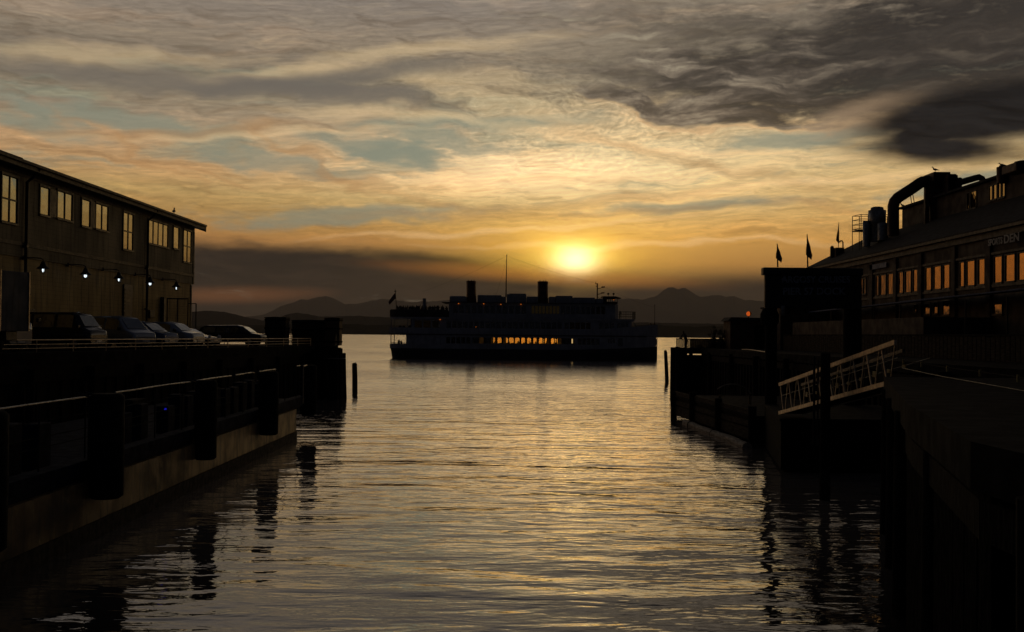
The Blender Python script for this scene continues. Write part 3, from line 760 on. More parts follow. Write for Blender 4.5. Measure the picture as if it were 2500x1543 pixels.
# ---------------- vehicles
def car(name, cat, label, loc, rz, length, width, prof, belt, glass, paint, wheel_r=.33, group='cars parked nose to the pier edge', mirrors=True, lamp_h=.68):
    """prof: list (x from nose, roof height); glass: list of (x0,x1) side window spans; front is +x of the car"""
    t = empty(name, loc, label, cat, group, rz); MB.LOCAL = True
    def zt_(x):
        for (xa, za), (xb, zb) in zip(prof, prof[1:]):
            if xa <= x <= xb: return za + (zb - za) * (x - xa) / (xb - xa)
        return prof[-1][1]
    hw = width / 2; gc = .28
    def half(z, x):
        end = min(x, length - x); k = 1 - .16 * max(0, 1 - end / .55) ** 2
        if z <= belt: return hw * k * (1 - .05 * max(0, (belt - z) / belt - .5))
        return hw * k * (1 - .20 * (z - belt) / .75)
    xs = sorted(set([0, .06, .18, .4] + [round(length * i / 34, 3) for i in range(1, 34)] + [p_[0] for p_ in prof] + [length - .18, length - .05, length]))
    rings = []
    for x in xs:
        zt = zt_(x); zb = gc + .06 * (1 if x < .2 or x > length - .2 else 0); zm = min(belt, zt - .03); r_ = []
        for (z, w_) in ((zb, .90), (zb + .12, 1.0), ((zb + zm) / 2, 1.02), (zm, 1.0)): r_.append((z, half(z, x) * w_))
        zz = zt - .07 if zt > belt + .1 else zt - .015
        r_.append((zz, half(zz, x) * .97)); r_.append((zt, half(zt, x) * .80)); r_.append((zt + .02, 0))
        right = [(length / 2 - x, w_, z) for z, w_ in r_]; lf = [(length / 2 - x, -w_, z) for z, w_ in r_[:-1]][::-1]
        rings.append(right + lf)
    q_ = MB(); q_.loft(rings); body = q_.build('body', paint, t)
    wb = [.82, length - .92]
    for x in wb:
        for s in (1, -1):
            q_ = MB(); cx = length / 2 - x; y0, y1 = s * (hw - .24), s * (hw + .012)
            q_.tube([(cx, y0, wheel_r), (cx, y1 - s * .04, wheel_r), (cx, y1, wheel_r)], [wheel_r, wheel_r, wheel_r * .9], 20); wh_ = q_.build('wheel', MT['rubber'], t)
            q_ = MB(); q_.tube([(cx, y1 - s * .02, wheel_r), (cx, y1 + s * .012, wheel_r)], [wheel_r * .6, wheel_r * .5], 14); q_.build('rim', MT['steel'], wh_)
    # side windows
    for s in (1, -1):
        for (xa, xb) in glass:
            q_ = MB(); n = 5; vs = []
            for i in range(n + 1):
                x = xa + (xb - xa) * i / n; zt = zt_(x) - .12; zb = belt + .04
                for j in range(3):
                    z = zb + (zt - zb) * j / 2; vs.append((length / 2 - x, s * (half(z, x) * .985 + .012), z))
            fs = [(i * 3 + j, (i + 1) * 3 + j, (i + 1) * 3 + j + 1, i * 3 + j + 1) for i in range(n) for j in range(2)]
            q_.add(vs, fs); q_.build('side_window', MT['carglass'], t)
    # windscreen and rear glass follow the steepest parts of the profile
    for (xa, xb), nm in ((prof_span(prof, belt, True), 'windscreen'), (prof_span(prof, belt, False), 'rear_window')):
        q_ = MB(); vs = []; n = 4
        for i in range(n + 1):
            x = xa + (xb - xa) * i / n; z = zt_(x)
            for s in (-1, -.5, 0, .5, 1): vs.append((length / 2 - x + (.02 if nm == 'windscreen' else -.02), s * half(z, x) * .80, z + .022))
        q_.add(vs, [(i * 5 + j, (i + 1) * 5 + j, (i + 1) * 5 + j + 1, i * 5 + j + 1) for i in range(n) for j in range(4)]); q_.build(nm, MT['carglass'], t)
    for s in (1, -1):
        q_ = MB(); q_.tube([(length / 2 - .16, s * (hw * .70), lamp_h), (length / 2 - .02, s * (hw * .68), lamp_h)], [.13, .10], 10); q_.build('headlight', MT['lens'], t)
        q_ = MB(); q_.box(-length / 2 + .0, -length / 2 + .10, s * hw * .62, s * hw * .84, .75, 1.0); q_.build('tail_light', MT['funnel'], t, bevel=.02)
        if mirrors:
            q_ = MB(); xm = length / 2 - prof_span(prof, belt, True)[1] + .15; q_.box(xm, xm + .12, s * (hw - .02), s * (hw + .20), belt + .02, belt + .20); q_.build('mirror', MT['cark'], t, bevel=.03)
    q_ = MB(); q_.box(length / 2 - .02, length / 2 + .03, -.26, .26, .42, .54); q_.build('number_plate', MT['lens'], t)
    q_ = MB(); q_.box(length / 2 - .08, length / 2 + .02, -hw * .8, hw * .8, .30, .42); q_.box(-length / 2 - .02, -length / 2 + .08, -hw * .8, hw * .8, .30, .45); q_.build('bumper', MT['cark'], t, bevel=.03)
    MB.LOCAL = False
    return t
def prof_span(prof, belt, front):
    P = prof if front else prof[::-1]
    for (xa, za), (xb, zb) in zip(P, P[1:]):
        if za <= belt + .12 and zb > belt + .3:
            return (xa + (xb - xa) * .12, xa + (xb - xa) * .9)
    return (P[0][0], P[1][0])
VAN = [(0, .78), (.06, 1.0), (.34, 1.14), (.80, 1.82), (1.15, 1.93), (4.55, 1.92), (4.85, 1.78), (4.98, 1.0), (5.0, .6)]
MINI = [(0, .68), (.10, .90), (.55, 1.06), (1.25, 1.74), (1.75, 1.84), (4.2, 1.82), (4.65, 1.68), (4.87, .95), (4.9, .6)]
SUV = [(0, .72), (.10, .94), (.75, 1.06), (1.40, 1.55), (1.85, 1.66), (4.0, 1.62), (4.35, 1.50), (4.62, 1.0), (4.65, .6)]
SEDAN = [(0, .55), (.15, .68), (1.25, .88), (2.05, 1.28), (2.5, 1.36), (3.2, 1.34), (3.95, 1.0), (4.6, .92), (4.7, .55)]
def nose(px, back=1.1):
    t_ = (px - 1250) / F; Y = (-28.3 - back) / (t_ - .148)
    return t_ * Y, Y
def put(fn_name, cat, label, px, L_, Wd, prof, belt, glass, paint, yaw, **k):
    x, Y = nose(px); rz = R(yaw)
    cx = x - math.cos(rz) * L_ / 2; cy = Y - math.sin(rz) * L_ / 2
    return car(fn_name, cat, label, (cx, cy, 4.0), rz, L_, Wd, prof, belt, glass, paint, **k)
put('parked_van', 'van', 'dark van parked nose out on the pier, between the box truck and the silver minivan', 243, 5.0, 1.95, VAN, 1.08, [(.95, 1.8), (1.95, 3.1), (3.25, 4.5)], MT['cark'], -8)
put('parked_minivan', 'minivan', 'silver minivan with bright windscreen parked below the middle wall lamps', 357, 4.9, 1.9, MINI, 1.02, [(1.15, 2.1), (2.22, 3.2), (3.32, 4.45)], MT['carw'], -24)
put('parked_car', 'car', 'blue hatchback parked just left of the wire gate post', 420, 4.65, 1.85, [(x, z * .95) for x, z in SUV], .98, [(1.5, 2.2), (2.3, 3.2), (3.3, 4.2)], MT['carb'], -12)
put('parked_car', 'car', 'pale car with rounded tail parked behind the wire gate frame', 487, 4.65, 1.85, [(x, z * .96) for x, z in SUV], .98, [(1.5, 2.2), (2.3, 3.2), (3.3, 4.2)], MT['carw'], -10)
put('parked_car', 'car', 'small low sedan parked at the right of the wire gate', 528, 4.5, 1.75, [(x * .957, z * .93) for x, z in SEDAN], .82, [(1.6, 2.4), (2.5, 3.3)], MT['carb'], -14)
put('parked_car', 'car', 'low black estate car parked left of the tall dark crate', 646, 4.7, 1.85, [(x, z * .90) for x, z in SUV], .92, [(1.5, 2.2), (2.3, 3.2), (3.3, 4.2)], MT['cark'], -3)

# box truck backed towards the edge at the left frame edge, white van behind it
put('parked_van', 'van', 'pale van whose sloping windscreen shows just right of the box truck', 52, 5.0, 1.95, [(x, z * 1.22 + .1) for x, z in VAN], 1.35, [(1.2, 2.0), (2.15, 3.2), (3.35, 4.4)], MT['carw'], -10, lamp_h=.95)
tp = at(26, 800, 45.2); rz = R(176)
tk = empty('box_truck', (tp.x - 3.9, 45.6, 4.0), 'tall grey blue box truck at the left edge of the picture, below the first window', 'truck', None, rz)
MB.LOCAL = True
def LB(nm, m_, pts, bev=.03, par=None):
    q_ = MB(); [q_.box(*p_) for p_ in pts]; return q_.build(nm, m_, par or tk, bevel=bev)
LB('cargo_box', MT['truck'], [(-4.0, 1.65, -1.15, 1.15, .95, 3.42)])
LB('corner_trim', MT['alu'], [(-4.04, -3.96, -1.18, -1.10, .95, 3.45), (-4.04, -3.96, 1.10, 1.18, .95, 3.45), (-4.04, 1.66, -1.18, -1.13, 3.38, 3.46)], 0)
LB('chassis', MT['dark'], [(-3.9, 2.6, -.45, .45, .55, .95)])
q_ = MB(); q_.prism([(1.72, .5), (3.2, .5), (3.25, .95), (3.12, 1.25), (2.62, 2.15), (2.35, 2.32), (1.72, 2.34)], 1, -.98, .98); q_.build('cab', MT['carg'], tk, bevel=.08)
q_ = MB(); q_.add([(3.12, -.85, 1.32), (3.12, .85, 1.32), (2.70, .80, 2.08), (2.70, -.80, 2.08)], [(0, 1, 2, 3)]); q_.build('windscreen', MT['carglass'], tk)
for s_ in (-1, 1):
    q_ = MB(); q_.add([(1.95, s_ * .992, 1.3), (2.95, s_ * .992, 1.3), (2.55, s_ * .992, 2.05), (1.95, s_ * .992, 2.05)], [(0, 1, 2, 3)]); q_.build('side_window', MT['carglass'], tk)
    LB('headlight', MT['lens'], [(3.2, 3.28, s_ * .55, s_ * .85, .75, .95)], .02)
    for x in (2.3, -2.6):
        q_ = MB(); q_.tube([(x, s_ * .75, .42), (x, s_ * 1.02, .42)], .42, 20); q_.build('wheel', MT['rubber'], tk)
MB.LOCAL = False

# crates at the pier corner
def crate(name, label, x0, x1, y0, y1, h_, material, jag=False, grp=None):
    t = empty(name, ((x0 + x1) / 2, (y0 + y1) / 2, 4.0), label, 'crate' if 'crate' in name else 'dumpster', grp)
    q_ = MB(); n = max(3, round((x1 - x0) / .22)); z = 4.02
    for k in range(n):
        a = x0 + (x1 - x0) * k / n; c = a + (x1 - x0) / n - .012; dz = random.uniform(-.05, .03) if jag else random.uniform(-.012, .012)
        q_.box(a, c, y0, y0 + .05, z, 4 + h_ + dz); q_.box(a, c, y1 - .05, y1, z, 4 + h_ + dz)
    for k in range(n):
        a = y0 + .05 + (y1 - y0 - .1) * k / n; c = a + (y1 - y0 - .1) / n - .012
        q_.box(x0, x0 + .05, a, c, z, 4 + h_); q_.box(x1 - .05, x1, a, c, z, 4 + h_)
    q_.build('boards', material, t)
    q_ = MB()
    for zz in (4.25, 4 + h_ * .6, 4 + h_ - .2): q_.box(x0 - .04, x1 + .04, y0 - .04, y0, zz, zz + .12); q_.box(x1, x1 + .04, y0 - .04, y1, zz, zz + .12)
    q_.build('battens', MT['timber'], t)
    q_ = MB(); q_.prism([(x0 - .05, 4 + h_ - .02), (x1 + .05, 4 + h_ - .04), (x1 + .05, 4 + h_ + .05), ((x0 + x1) / 2, 4 + h_ + .09), (x0 - .05, 4 + h_ + .05)], 1, y0 - .06, y1 + .06)
    q_.build('lid', MT['roofm'], t)
    return t
xa = at(647, 800, 84).x; xb = at(697, 800, 84).x
crate('crate', 'tall dark board crate standing alone by the end of the black estate car', xa, xb, 84, 85.5, 2.12, MT['plank'])
xa = at(713, 800, 87).x; xb = at(790, 800, 87).x; xc = at(828, 800, 87).x
crate('crate', 'wide dark board crate with an uneven top near the pier corner', xa, xb, 87, 88.8, 1.95, MT['plank'], True)
crate('crate', 'tallest brown crate standing right on the pier corner above the bundled piles', xb + .08, xc, 87.1, 88.6, 2.15, MT['shedm'])

# cluster of piles at the corner
dp = empty('dolphin', (-12.9, 83.5, 0), 'cluster of bundled timber piles at the seaward corner of the left pier', 'mooring piles')
for i, (dx_, dy_, zz) in enumerate(((0, 0, 4.0), (.42, .1, 3.85), (-.42, .15, 3.95), (.2, .5, 3.9), (-.25, .55, 4.05), (.15, -.4, 3.75), (-.3, -.38, 3.85), (.62, .5, 3.5), (-.85, .3, 3.8), (-1.25, .1, 3.7))):
    q_ = MB(); jj = [random.uniform(-.03, .03) for _ in range(4)]
    q_.tube([(-13.35 + dx_ * 1.08, 83 + dy_ * 1.08, -1.2), (-13.35 + dx_ + jj[0], 83 + dy_, 1.5), (-13.35 + dx_ * .95 + jj[1], 83 + dy_ * .95, zz)], [.23, .21, .19], 10); q_.build('pile', MT['timber'], dp)
q_ = MB(); q_.tube([(-13.4 + .85 * math.cos(a * .5236), 83.1 + .72 * math.sin(a * .5236), 3.1) for a in range(13)], .03, 6, False); q_.build('cable', MT['steel'], dp)
# lone pile in the channel
p = at(866, 900, 93.7); q_ = MB(); q_.tube([(p.x + .05, 93.7, -1.2), (p.x + .02, 93.7, 1.2), (p.x - .02, 93.7, 2.35), (p.x - .05, 93.7, 2.48)], [.24, .225, .215, .15], 12)
tag(q_.build('pile', MT['timber']), 'lone timber pile standing in the water just off the left pier', 'pile')

# ---------------- concrete barge with its railing
bg_ = empty('moored_barge', (-12.5, 22, 0), 'long low barge with stained concrete side moored inside the left pier', 'barge')
q_ = MB(); q_.box(-16.5, -10.0, -4, 51.2, .42, 1.45); q_.build('hull_side', MT['conc'], bg_)
q_ = MB(); q_.box(-16.4, -9.96, -4.02, 51.24, -.6, .415); q_.build('waterline_band', MT['weed'], bg_)
q_ = MB(); q_.box(-16.5, -10.12, -4, 56.4, 1.46, 1.62); q_.box(-10.5, -10.06, -4, 56.4, 1.62, 1.92); q_.box(-16.2, -12, 51.3, 56.2, -.4, 1.45); q_.build('deck_plating', MT['bluep'], bg_)
yy = -3
while yy < 56:
    w_ = random.uniform(.5, .95)
    if random.random() < .8:
        q_ = MB(); q_.box(-11.6, -11.2, yy, yy + w_, 1.65, 2.75 + random.uniform(-.2, .2)); q_.build('blue_locker', MT['bluep'], bg_, bevel=.03)
    yy += w_ + random.uniform(.25, .8)
for z, r_ in ((3.4, .026), (3.0, .012), (2.65, .012), (2.42, .010)):
    for (a, c) in ((-4, 27.2), (28.6, 40.4), (41.0, 48), (52.6, 53.6)):
        if z < 3.3 and a > 50: continue
        q_ = MB(); n = 8; q_.tube([(-10.3, a + (c - a) * i / n, z + .007 * math.sin(i * 1.7 + z)) for i in range(n + 1)], r_, 6); q_.build('rail', MT['steel'] if z > 3.3 else MT['rubber'], bg_)
for i in range(22):
    Y = -2 + i * 2.6; q_ = MB(); q_.tube([(-10.3, Y, 1.6), (-10.3, Y, 3.4)], .022, 6); q_.build('stanchion', MT['dark'], bg_)
q_ = MB(); q_.tube([(-10.0, 52.8, 1.6), (-10.0, 52.8, 3.38)], .03, 6); q_.tube([(-10.0, 52.8, 3.38), (-10.0, 53.6, 3.42)], .04, 6); q_.build('lamp_post', MT['alu'], bg_)
q_ = MB(); q_.lathe((-10.5, 33.4, 2.60), [(.02, 0), (.045, .03), (.02, .07)], 8); q_.build('blue_light', mat('blue_indicator', (0, 0, .2), None, 3, .4, emit=((.02, .02, 1.0), .35)), bg_)
q_ = MB(); q_.box(-11.9, -11.5, 33.4, 34.6, 1.65, 2.9); q_.build('cabinet', MT['rubber'], bg_, bevel=.03)
# hanging fenders
for i, (Y, r_, z0, z1, lab) in enumerate(((26.35, .41, 1.0, 3.50, 'widest black log fender hung on the barge side, second from the near end'), (35.1, .345, .93, 3.46, 'black log fender hung against the concrete in the middle of the barge side'),
                                 (44.0, .39, .90, 3.44, 'black log fender hung near the lit far end of the concrete side'), (54.2, .40, .95, 3.42, 'black log fender hung beyond the far end of the concrete side'),
                                 (20.3, .40, .9, 3.5, 'large black log fender hung nearest the camera on the barge side'))):
    xx = -10 + r_ * .75 if Y < 51 else -10.0
    t = empty('fender', (xx, Y, z0), lab, 'fender', 'log fenders hung along the barge')
    q_ = MB(); q_.lathe((xx, Y, z0), [(r_ * .8, 0), (r_, .06), (r_ * 1.02, (z1 - z0) * .5), (r_, z1 - z0 - .07), (r_ * .8, z1 - z0)], 16); q_.build('log', MT['rubber'], t)
    for s in (-.6, .6):
        q_ = MB(); q_.tube([(xx - r_ * .5, Y + s * r_, z1 - .1), (-10.32, Y + s * r_, z1 + .02)], .025, 6); q_.build('chain', MT['dark'], t)
# ================================================================== EXCURSION SHIP
SX0, SYC, HB = -25.2, 228.3, 5.3             # stern x, centre line y, half beam
ship = empty('excursion_ship', (2.3, SYC, 0), 'long white excursion ship with two dark funnels and glowing lower windows', 'ship')
def X_(s): return SX0 + s
def hbw(s, z=3.0):
    """half beam at station s, height z"""
    b_ = HB
    if s < 6: b_ = HB * math.sqrt(max(0.0, 1 - ((6 - s) / 7.2) ** 2))
    if s > 36:
        k = (s - 36) / 19.4; full = HB * (1 - k ** 2.3)
        b_ = min(b_, full)
    low = min(1, max(0, (z + 1) / 3.2)); f = 1.0
    if s > 30: f = 1 - (1 - low) * .55 * min(1, (s - 30) / 22)
    if s < 8: f = min(f, 1 - (1 - low) * .25)
    return max(.03, b_ * f)
def sheer(s):  # top of main side plating
    if s < 40: return 6.30
    return 6.30 + 1.15 * ((s - 40) / 15.4) ** 1.6
def lower(s): return 2.05 if s < 34 else 2.05 + .75 * ((s - 34) / 21.4) ** 1.5
st = [.05 + i * .5 for i in range(0, 12)] + [6 + i * 1.5 for i in range(0, 20)] + [36 + i * .75 for i in range(0, 26)] + [55.4]
def side_strip(zf0, zf1, s0, s1, thick=.12, sides=(-1, 1), inset=0.0):
    q_ = MB(); ss = [s0] + [s for s in st if s0 < s < s1] + [s1]
    for sg in sides:
        rings = []
        for s in ss:
            a, c = zf0(s), zf1(s); ya, yc = hbw(s, a) - inset, hbw(s, c) - inset
            rings.append([(X_(s), SYC + sg * ya, a), (X_(s), SYC + sg * yc, c), (X_(s), SYC + sg * max(.01, yc - thick), c), (X_(s), SYC + sg * max(.01, ya - thick), a)])
        q_.loft(rings, smooth=False)
    return q_
K = lambda v: (lambda s: v)
# lower hull
q_ = MB(); rings = []
for s in [.35] + st[1:]:
    top = lower(s); r_ = []
    off = 0
    for z in (-1.0, 0, .7, 1.4, top): r_.append((z, hbw(s, z)))
    xs_ = X_(s)
    rings.append([(xs_ + (.45 * (1 - max(0, z) / 2.05) if s < 1 else 0), SYC - w_, z) for z, w_ in r_] + [(xs_ + (.45 * (1 - max(0, z) / 2.05) if s < 1 else 0), SYC + w_, z) for z, w_ in r_[::-1]])
q_.loft(rings); q_.build('hull', MT['hulld'], ship)
# white plating from main deck rail up
side_strip(lower, K(2.92), .2, 38).build('bulwark', MT['hullw'], ship)
q_ = MB(); q_.prism([(X_(.2), SYC - 2.6), (X_(.32), SYC - 2.6), (X_(.32), SYC + 2.6), (X_(.2), SYC + 2.6)], 2, 2.0, 2.92); q_.build('bulwark', MT['hullw'], ship)
def deckplate(name, z0, z1, s0, s1, out=0.12, mt='shipdeck'):
    q_ = MB(); ss = [s0] + [s for s in st if s0 < s < s1] + [s1]
    rings = [[(X_(s), SYC - hbw(s, 9) - out, z0), (X_(s), SYC + hbw(s, 9) + out, z0), (X_(s), SYC + hbw(s, 9) + out, z1), (X_(s), SYC - hbw(s, 9) - out, z1)] for s in ss]
    q_.loft(rings, smooth=False); return q_.build(name, MT[mt], ship)
deckplate('main_deck', 2.06, 2.12, .5, 54, -.2)
# deck 1 side: strips around see-through windows
S0, S1 = 17.2, 37.9
side_strip(K(2.92), K(3.20), 3.7, 55.2).build('side_plating', MT['hullw'], ship)
side_strip(K(4.42), K(5.02), 3.7, 55.2).build('side_plating', MT['hullw'], ship)
side_strip(K(3.20), K(4.42), 3.7, S0).build('side_plating', MT['hullw'], ship)
side_strip(K(3.20), K(4.42), S1, 55.35).build('side_plating', MT['hullw'], ship)
side_strip(lower, K(2.92), 38, 55.35).build('bow_plating', MT['hullw'], ship)
side_strip(K(5.02), lambda s: sheer(s), 0.15, 55.4).build('upper_bulwark', MT['hullw'], ship)
q_ = MB(); q_.bar((X_(55.38), SYC, -.5), (X_(55.42), SYC, 7.5), .14, .2); q_.build('stem', MT['hullw'], ship)
deckplate('second_deck', 4.95, 5.05, .05, 54.6, .10)
deckplate('rubbing_strake', 4.78, 4.94, 4, 53, .14)
q_ = MB(); q_.box(X_(.0), X_(.14), SYC - 2.9, SYC + 2.9, 4.95, 6.3); q_.build('upper_bulwark', MT['hullw'], ship)
for s in (.35, 3.7):
    for sg in (-1, 1):
        q_ = MB(); q_.box(X_(s), X_(s + .16), SYC + sg * (hbw(s) - .22), SYC + sg * (hbw(s) - .05), 2.1, 4.96); q_.build('deck_post', MT['hullw'], ship)
q_ = MB(); q_.box(X_(3.72), X_(3.85), SYC - 4.6, SYC + 4.6, 2.1, 4.95); 
q_.v = []; q_.f = []; q_.sm = []
for y0, y1 in ((-4.9, -3.0), (3.0, 4.9)): q_.box(X_(3.72), X_(3.85), SYC + y0, SYC + y1, 2.1, 4.95)
q_.box(X_(9), X_(9.1), SYC - 4.9, SYC + 4.9, 2.1, 4.95); q_.box(X_(41), X_(41.1), SYC - 4.5, SYC + 4.5, 2.1, 4.95); q_.box(X_(S0 - .6), X_(S0 - .5), SYC - 5, SYC + 5, 2.1, 4.95); q_.box(X_(38.4), X_(38.5), SYC - 5, SYC + 5, 2.1, 4.95)
q_.build('bulkhead', MT['dark'], ship)
# stern rail on main deck
q_ = MB()
for z in (3.05, 3.2): q_.tube([(X_(.3), SYC - 2.6, z), (X_(.35), SYC + 2.6, z)], .03, 5); q_.tube([(X_(.3), SYC - 2.6, z), (X_(2), SYC - 4.1, z), (X_(3.7), SYC - 4.9, z)], .03, 5)
for i in range(7): q_.tube([(X_(.4 + i * .5), SYC - hbw(.4 + i * .5) + .1, 2.9), (X_(.4 + i * .5), SYC - hbw(.4 + i * .5) + .1, 3.2 + .12 * (i % 2))], .025, 5)
q_.build('stern_rail', MT['dark'], ship)
# deck 1 mullions and amber panes, with the far side too
nwin = 17; stp = (S1 - S0) / nwin
random.seed(5)
for i in range(nwin):
    s = S0 + i * stp
    wdt = (.26, .36, .22, .30)[i % 4]
    for sg in (-1, 1):
        q_ = MB(); y = SYC + sg * (HB - .06); q_.box(X_(s - wdt * .5), X_(s + wdt * .5), y - .05, y + .05, 3.2, 4.42)
        # rounded upper corners
        for e in (-1, 1): q_.prism([(X_(s + e * wdt * .5), 4.42), (X_(s + e * (wdt * .5 + .16)), 4.42), (X_(s + e * wdt * .5), 4.20)], 1, y - .045, y + .045)
        q_.build('window_mullion', MT['dark'], ship)
    if i in (0, 2, 16, 15): mtn = 'litglass'
    else: mtn = 'warmglass'
    for sg in (-1, 1):
        y = SYC + sg * (HB - .10)
        q_ = MB(); q_.add([(X_(s + wdt * .5), y, 3.2), (X_(s + stp - .17), y, 3.2), (X_(s + stp - .17), y, 4.42), (X_(s + wdt * .5), y, 4.42)], [(0, 1, 2, 3)])
        q_.build('window_pane', MT['shipglass'] if mtn == 'litglass' else MT[mtn], ship)
# darker half drawn blinds in some of the far windows
q_ = MB()
for s, w_ in ((18.6, .8), (20.4, .9), (21.6, .5), (23.4, .6), (26.9, .35), (29.3, .5), (32.6, .45), (34.9, .8), (36.2, 1.2)):
    q_ = MB(); q_.box(X_(s), X_(s + w_), SYC + 4.6, SYC + 4.66, 3.2, 4.42); q_.build('blind', MT['dark'], ship)
q_ = MB()
for s in [17.6 + i * 1.24 for i in range(16)]: q_ = MB(); q_.box(X_(s), X_(s + .55), SYC - 3.9 + (s * 7 % 3), SYC - 3.3 + (s * 7 % 3), 2.15, 3.28 + (s * 13 % 1) * .22); q_.build('seat', MT['dark'], ship, bevel=.05)

# dark windows in the other rows (those of the hidden side collected in one part)
FARP = MB()
def row(s0, s1, z0, z1, n, gap, material='shipglass', out=.015, part='window_pane', inset=0.0):
    w_ = (s1 - s0) / n
    for i in range(n):
        a = s0 + i * w_; c = a + w_ - gap
        ya = hbw(a, 6) - inset + out; yc = hbw(c, 6) - inset + out
        for sg, q_ in ((-1, MB()), (1, FARP)):
            q_.add([(X_(a), SYC + sg * ya, z0), (X_(c), SYC + sg * yc, z0), (X_(c), SYC + sg * yc, z1), (X_(a), SYC + sg * ya, z1)], [(0, 1, 2, 3)])
            if sg < 0: q_.build(part, MT[material], ship)
row(11.9, 17.0, 3.15, 4.45, 5, .22); row(38.6, 43.2, 3.15, 4.45, 5, .15); row(44.8, 46.4, 3.5, 4.4, 3, .12); row(46.9, 48.0, 2.9, 4.5, 1, .1, part='side_door')
q_ = MB(); y = SYC - HB + .02; q_.add([(X_(37.35), y - .06, 3.4), (X_(37.6), y - .06, 3.4), (X_(37.6), y - .06, 4.3), (X_(37.35), y - .06, 4.3)], [(0, 1, 2, 3)]); q_.build('lit_window', mat('pale_lit_window', (.1, .1, .08), None, 3, .3, emit=((.55, .36, .14), 1.0)), ship)
# second level: enclosed from s=4.6 to 49.9
side_strip(K(6.30), K(8.05), 4.6, 46.5, inset=.25).build('saloon_wall', MT['hullw'], ship)
q_ = MB()
for s in (49.8,): q_.prism([(X_(46.5), SYC - hbw(46.5) + .25), (X_(s), SYC - hbw(49.8) + .1), (X_(s + .2), SYC), (X_(s), SYC + hbw(49.8) - .1), (X_(46.5), SYC + hbw(46.5) - .25)], 2, 5.05, 8.05)
q_.build('saloon_front', MT['hullw'], ship)
q_ = MB(); q_.box(X_(4.6), X_(4.75), SYC - 5, SYC + 5, 5.05, 8.05); q_.build('bulkhead', MT['dark'], ship)
row(5.4, 10.8, 6.3, 7.75, 3, .3, inset=.25); row(11.9, 35.6, 6.15, 7.65, 21, .22, inset=.25); row(35.9, 41.4, 6.15, 7.65, 5, .2, inset=.25); row(43.0, 46.3, 6.15, 7.65, 3, .2, inset=.25); row(46.7, 49.4, 6.2, 7.6, 3, .2, inset=.18)
for s, z0, z1 in ((.45, 6.3, 8.1), (3.95, 6.3, 8.1)):
    for sg in (-1, 1):
        q_ = MB(); q_.box(X_(s), X_(s + .14), SYC + sg * (hbw(s) - .2), SYC + sg * (hbw(s) - .06), z0, z1); q_.build('deck_post', MT['hullw'], ship)
deckplate('third_deck', 8.06, 8.45, .2, 50.4, .12, 'hullw')
deckplate('stern_platform', 9.02, 9.15, .6, 12.2, -.3)
# third level stern rail + solid screen
for sg in (-1, 1): side_strip(K(8.45), K(9.98), .35, 12.2, .05, (sg,)).build('stern_screen', MT['hulld'], ship)
q_ = MB(); q_.box(X_(.3), X_(.42), SYC - 2.8, SYC + 2.8, 8.45, 10.02); q_.build('stern_screen', MT['hulld'], ship); q_ = MB(); q_.box(X_(.12), X_(.3), SYC - 2.9, SYC + 2.9, 8.5, 9.9); q_.build('stern_screen', MT['hulld'], ship)
# third level house s 12.3 .. 46.9
HW = 4.5
q_ = MB(); q_.box(X_(12.3), X_(46.2), SYC - HW, SYC + HW, 8.46, 11.42); q_.prism([(X_(46.2), SYC - HW), (X_(46.9), SYC - HW + .9), (X_(46.9), SYC + HW - .9), (X_(46.2), SYC + HW)], 2, 8.46, 11.42); q_.build('upper_house', MT['hullw'], ship)
q_ = MB(); q_.box(X_(10.9), X_(46.4), SYC - 5.2, SYC + 5.2, 11.43, 11.56); q_.build('canopy', MT['shipdeck'], ship)
q_ = MB(); q_.box(X_(12.35), X_(41.5), SYC - HW - .5, SYC - HW - .42, 8.47, 9.3); q_.build('walkway_screen', MT['hullw'], ship)
def hrow(s0, s1, z0, z1, n, gap, material):
    w_ = (s1 - s0) / n
    for i in range(n):
        a = s0 + i * w_; c = a + w_ - gap
        for sg, q_ in ((-1, MB()), (1, FARP)): q_.box(X_(a), X_(c), SYC + sg * HW, SYC + sg * (HW + .03), z0, z1); (sg < 0 and q_.build('window_pane', MT[material], ship))
hrow(13.2, 28.4, 9.35, 10.95, 12, .35, 'shipglass'); hrow(29.2, 35.0, 9.4, 10.95, 8, .2, 'litglass'); hrow(35.2, 44.4, 9.4, 10.95, 9, .25, 'shipglass')
tag(FARP.build('far_side_window', MT['shipglass'], ship), kind='stuff')
# roof blocks
def block(s0, s1, ztop, hw=3.6, z0=11.56, nm='roof_house', mt='hullw', bev=.12):
    q_ = MB(); q_.box(X_(s0), X_(s1), SYC - hw, SYC + hw, z0, ztop); return q_.build(nm, MT[mt], ship, bevel=bev)
block(12.35, 15.8, 12.85, bev=.3); block(18.1, 23.0, 13.1); block(23.02, 23.9, 12.8, 3.5); block(24.1, 28.1, 13.35); block(28.2, 30.5, 12.9, 3.5); block(32.8, 34.0, 12.9, 3.5); block(34.1, 37.6, 13.1); block(37.7, 42.2, 12.8, 3.4)
block(24.6, 28.0, 13.48, 3.0, 13.36, 'roof_hatch', 'dark', 0)
block(42.3, 43.9, 12.6, 3.2)
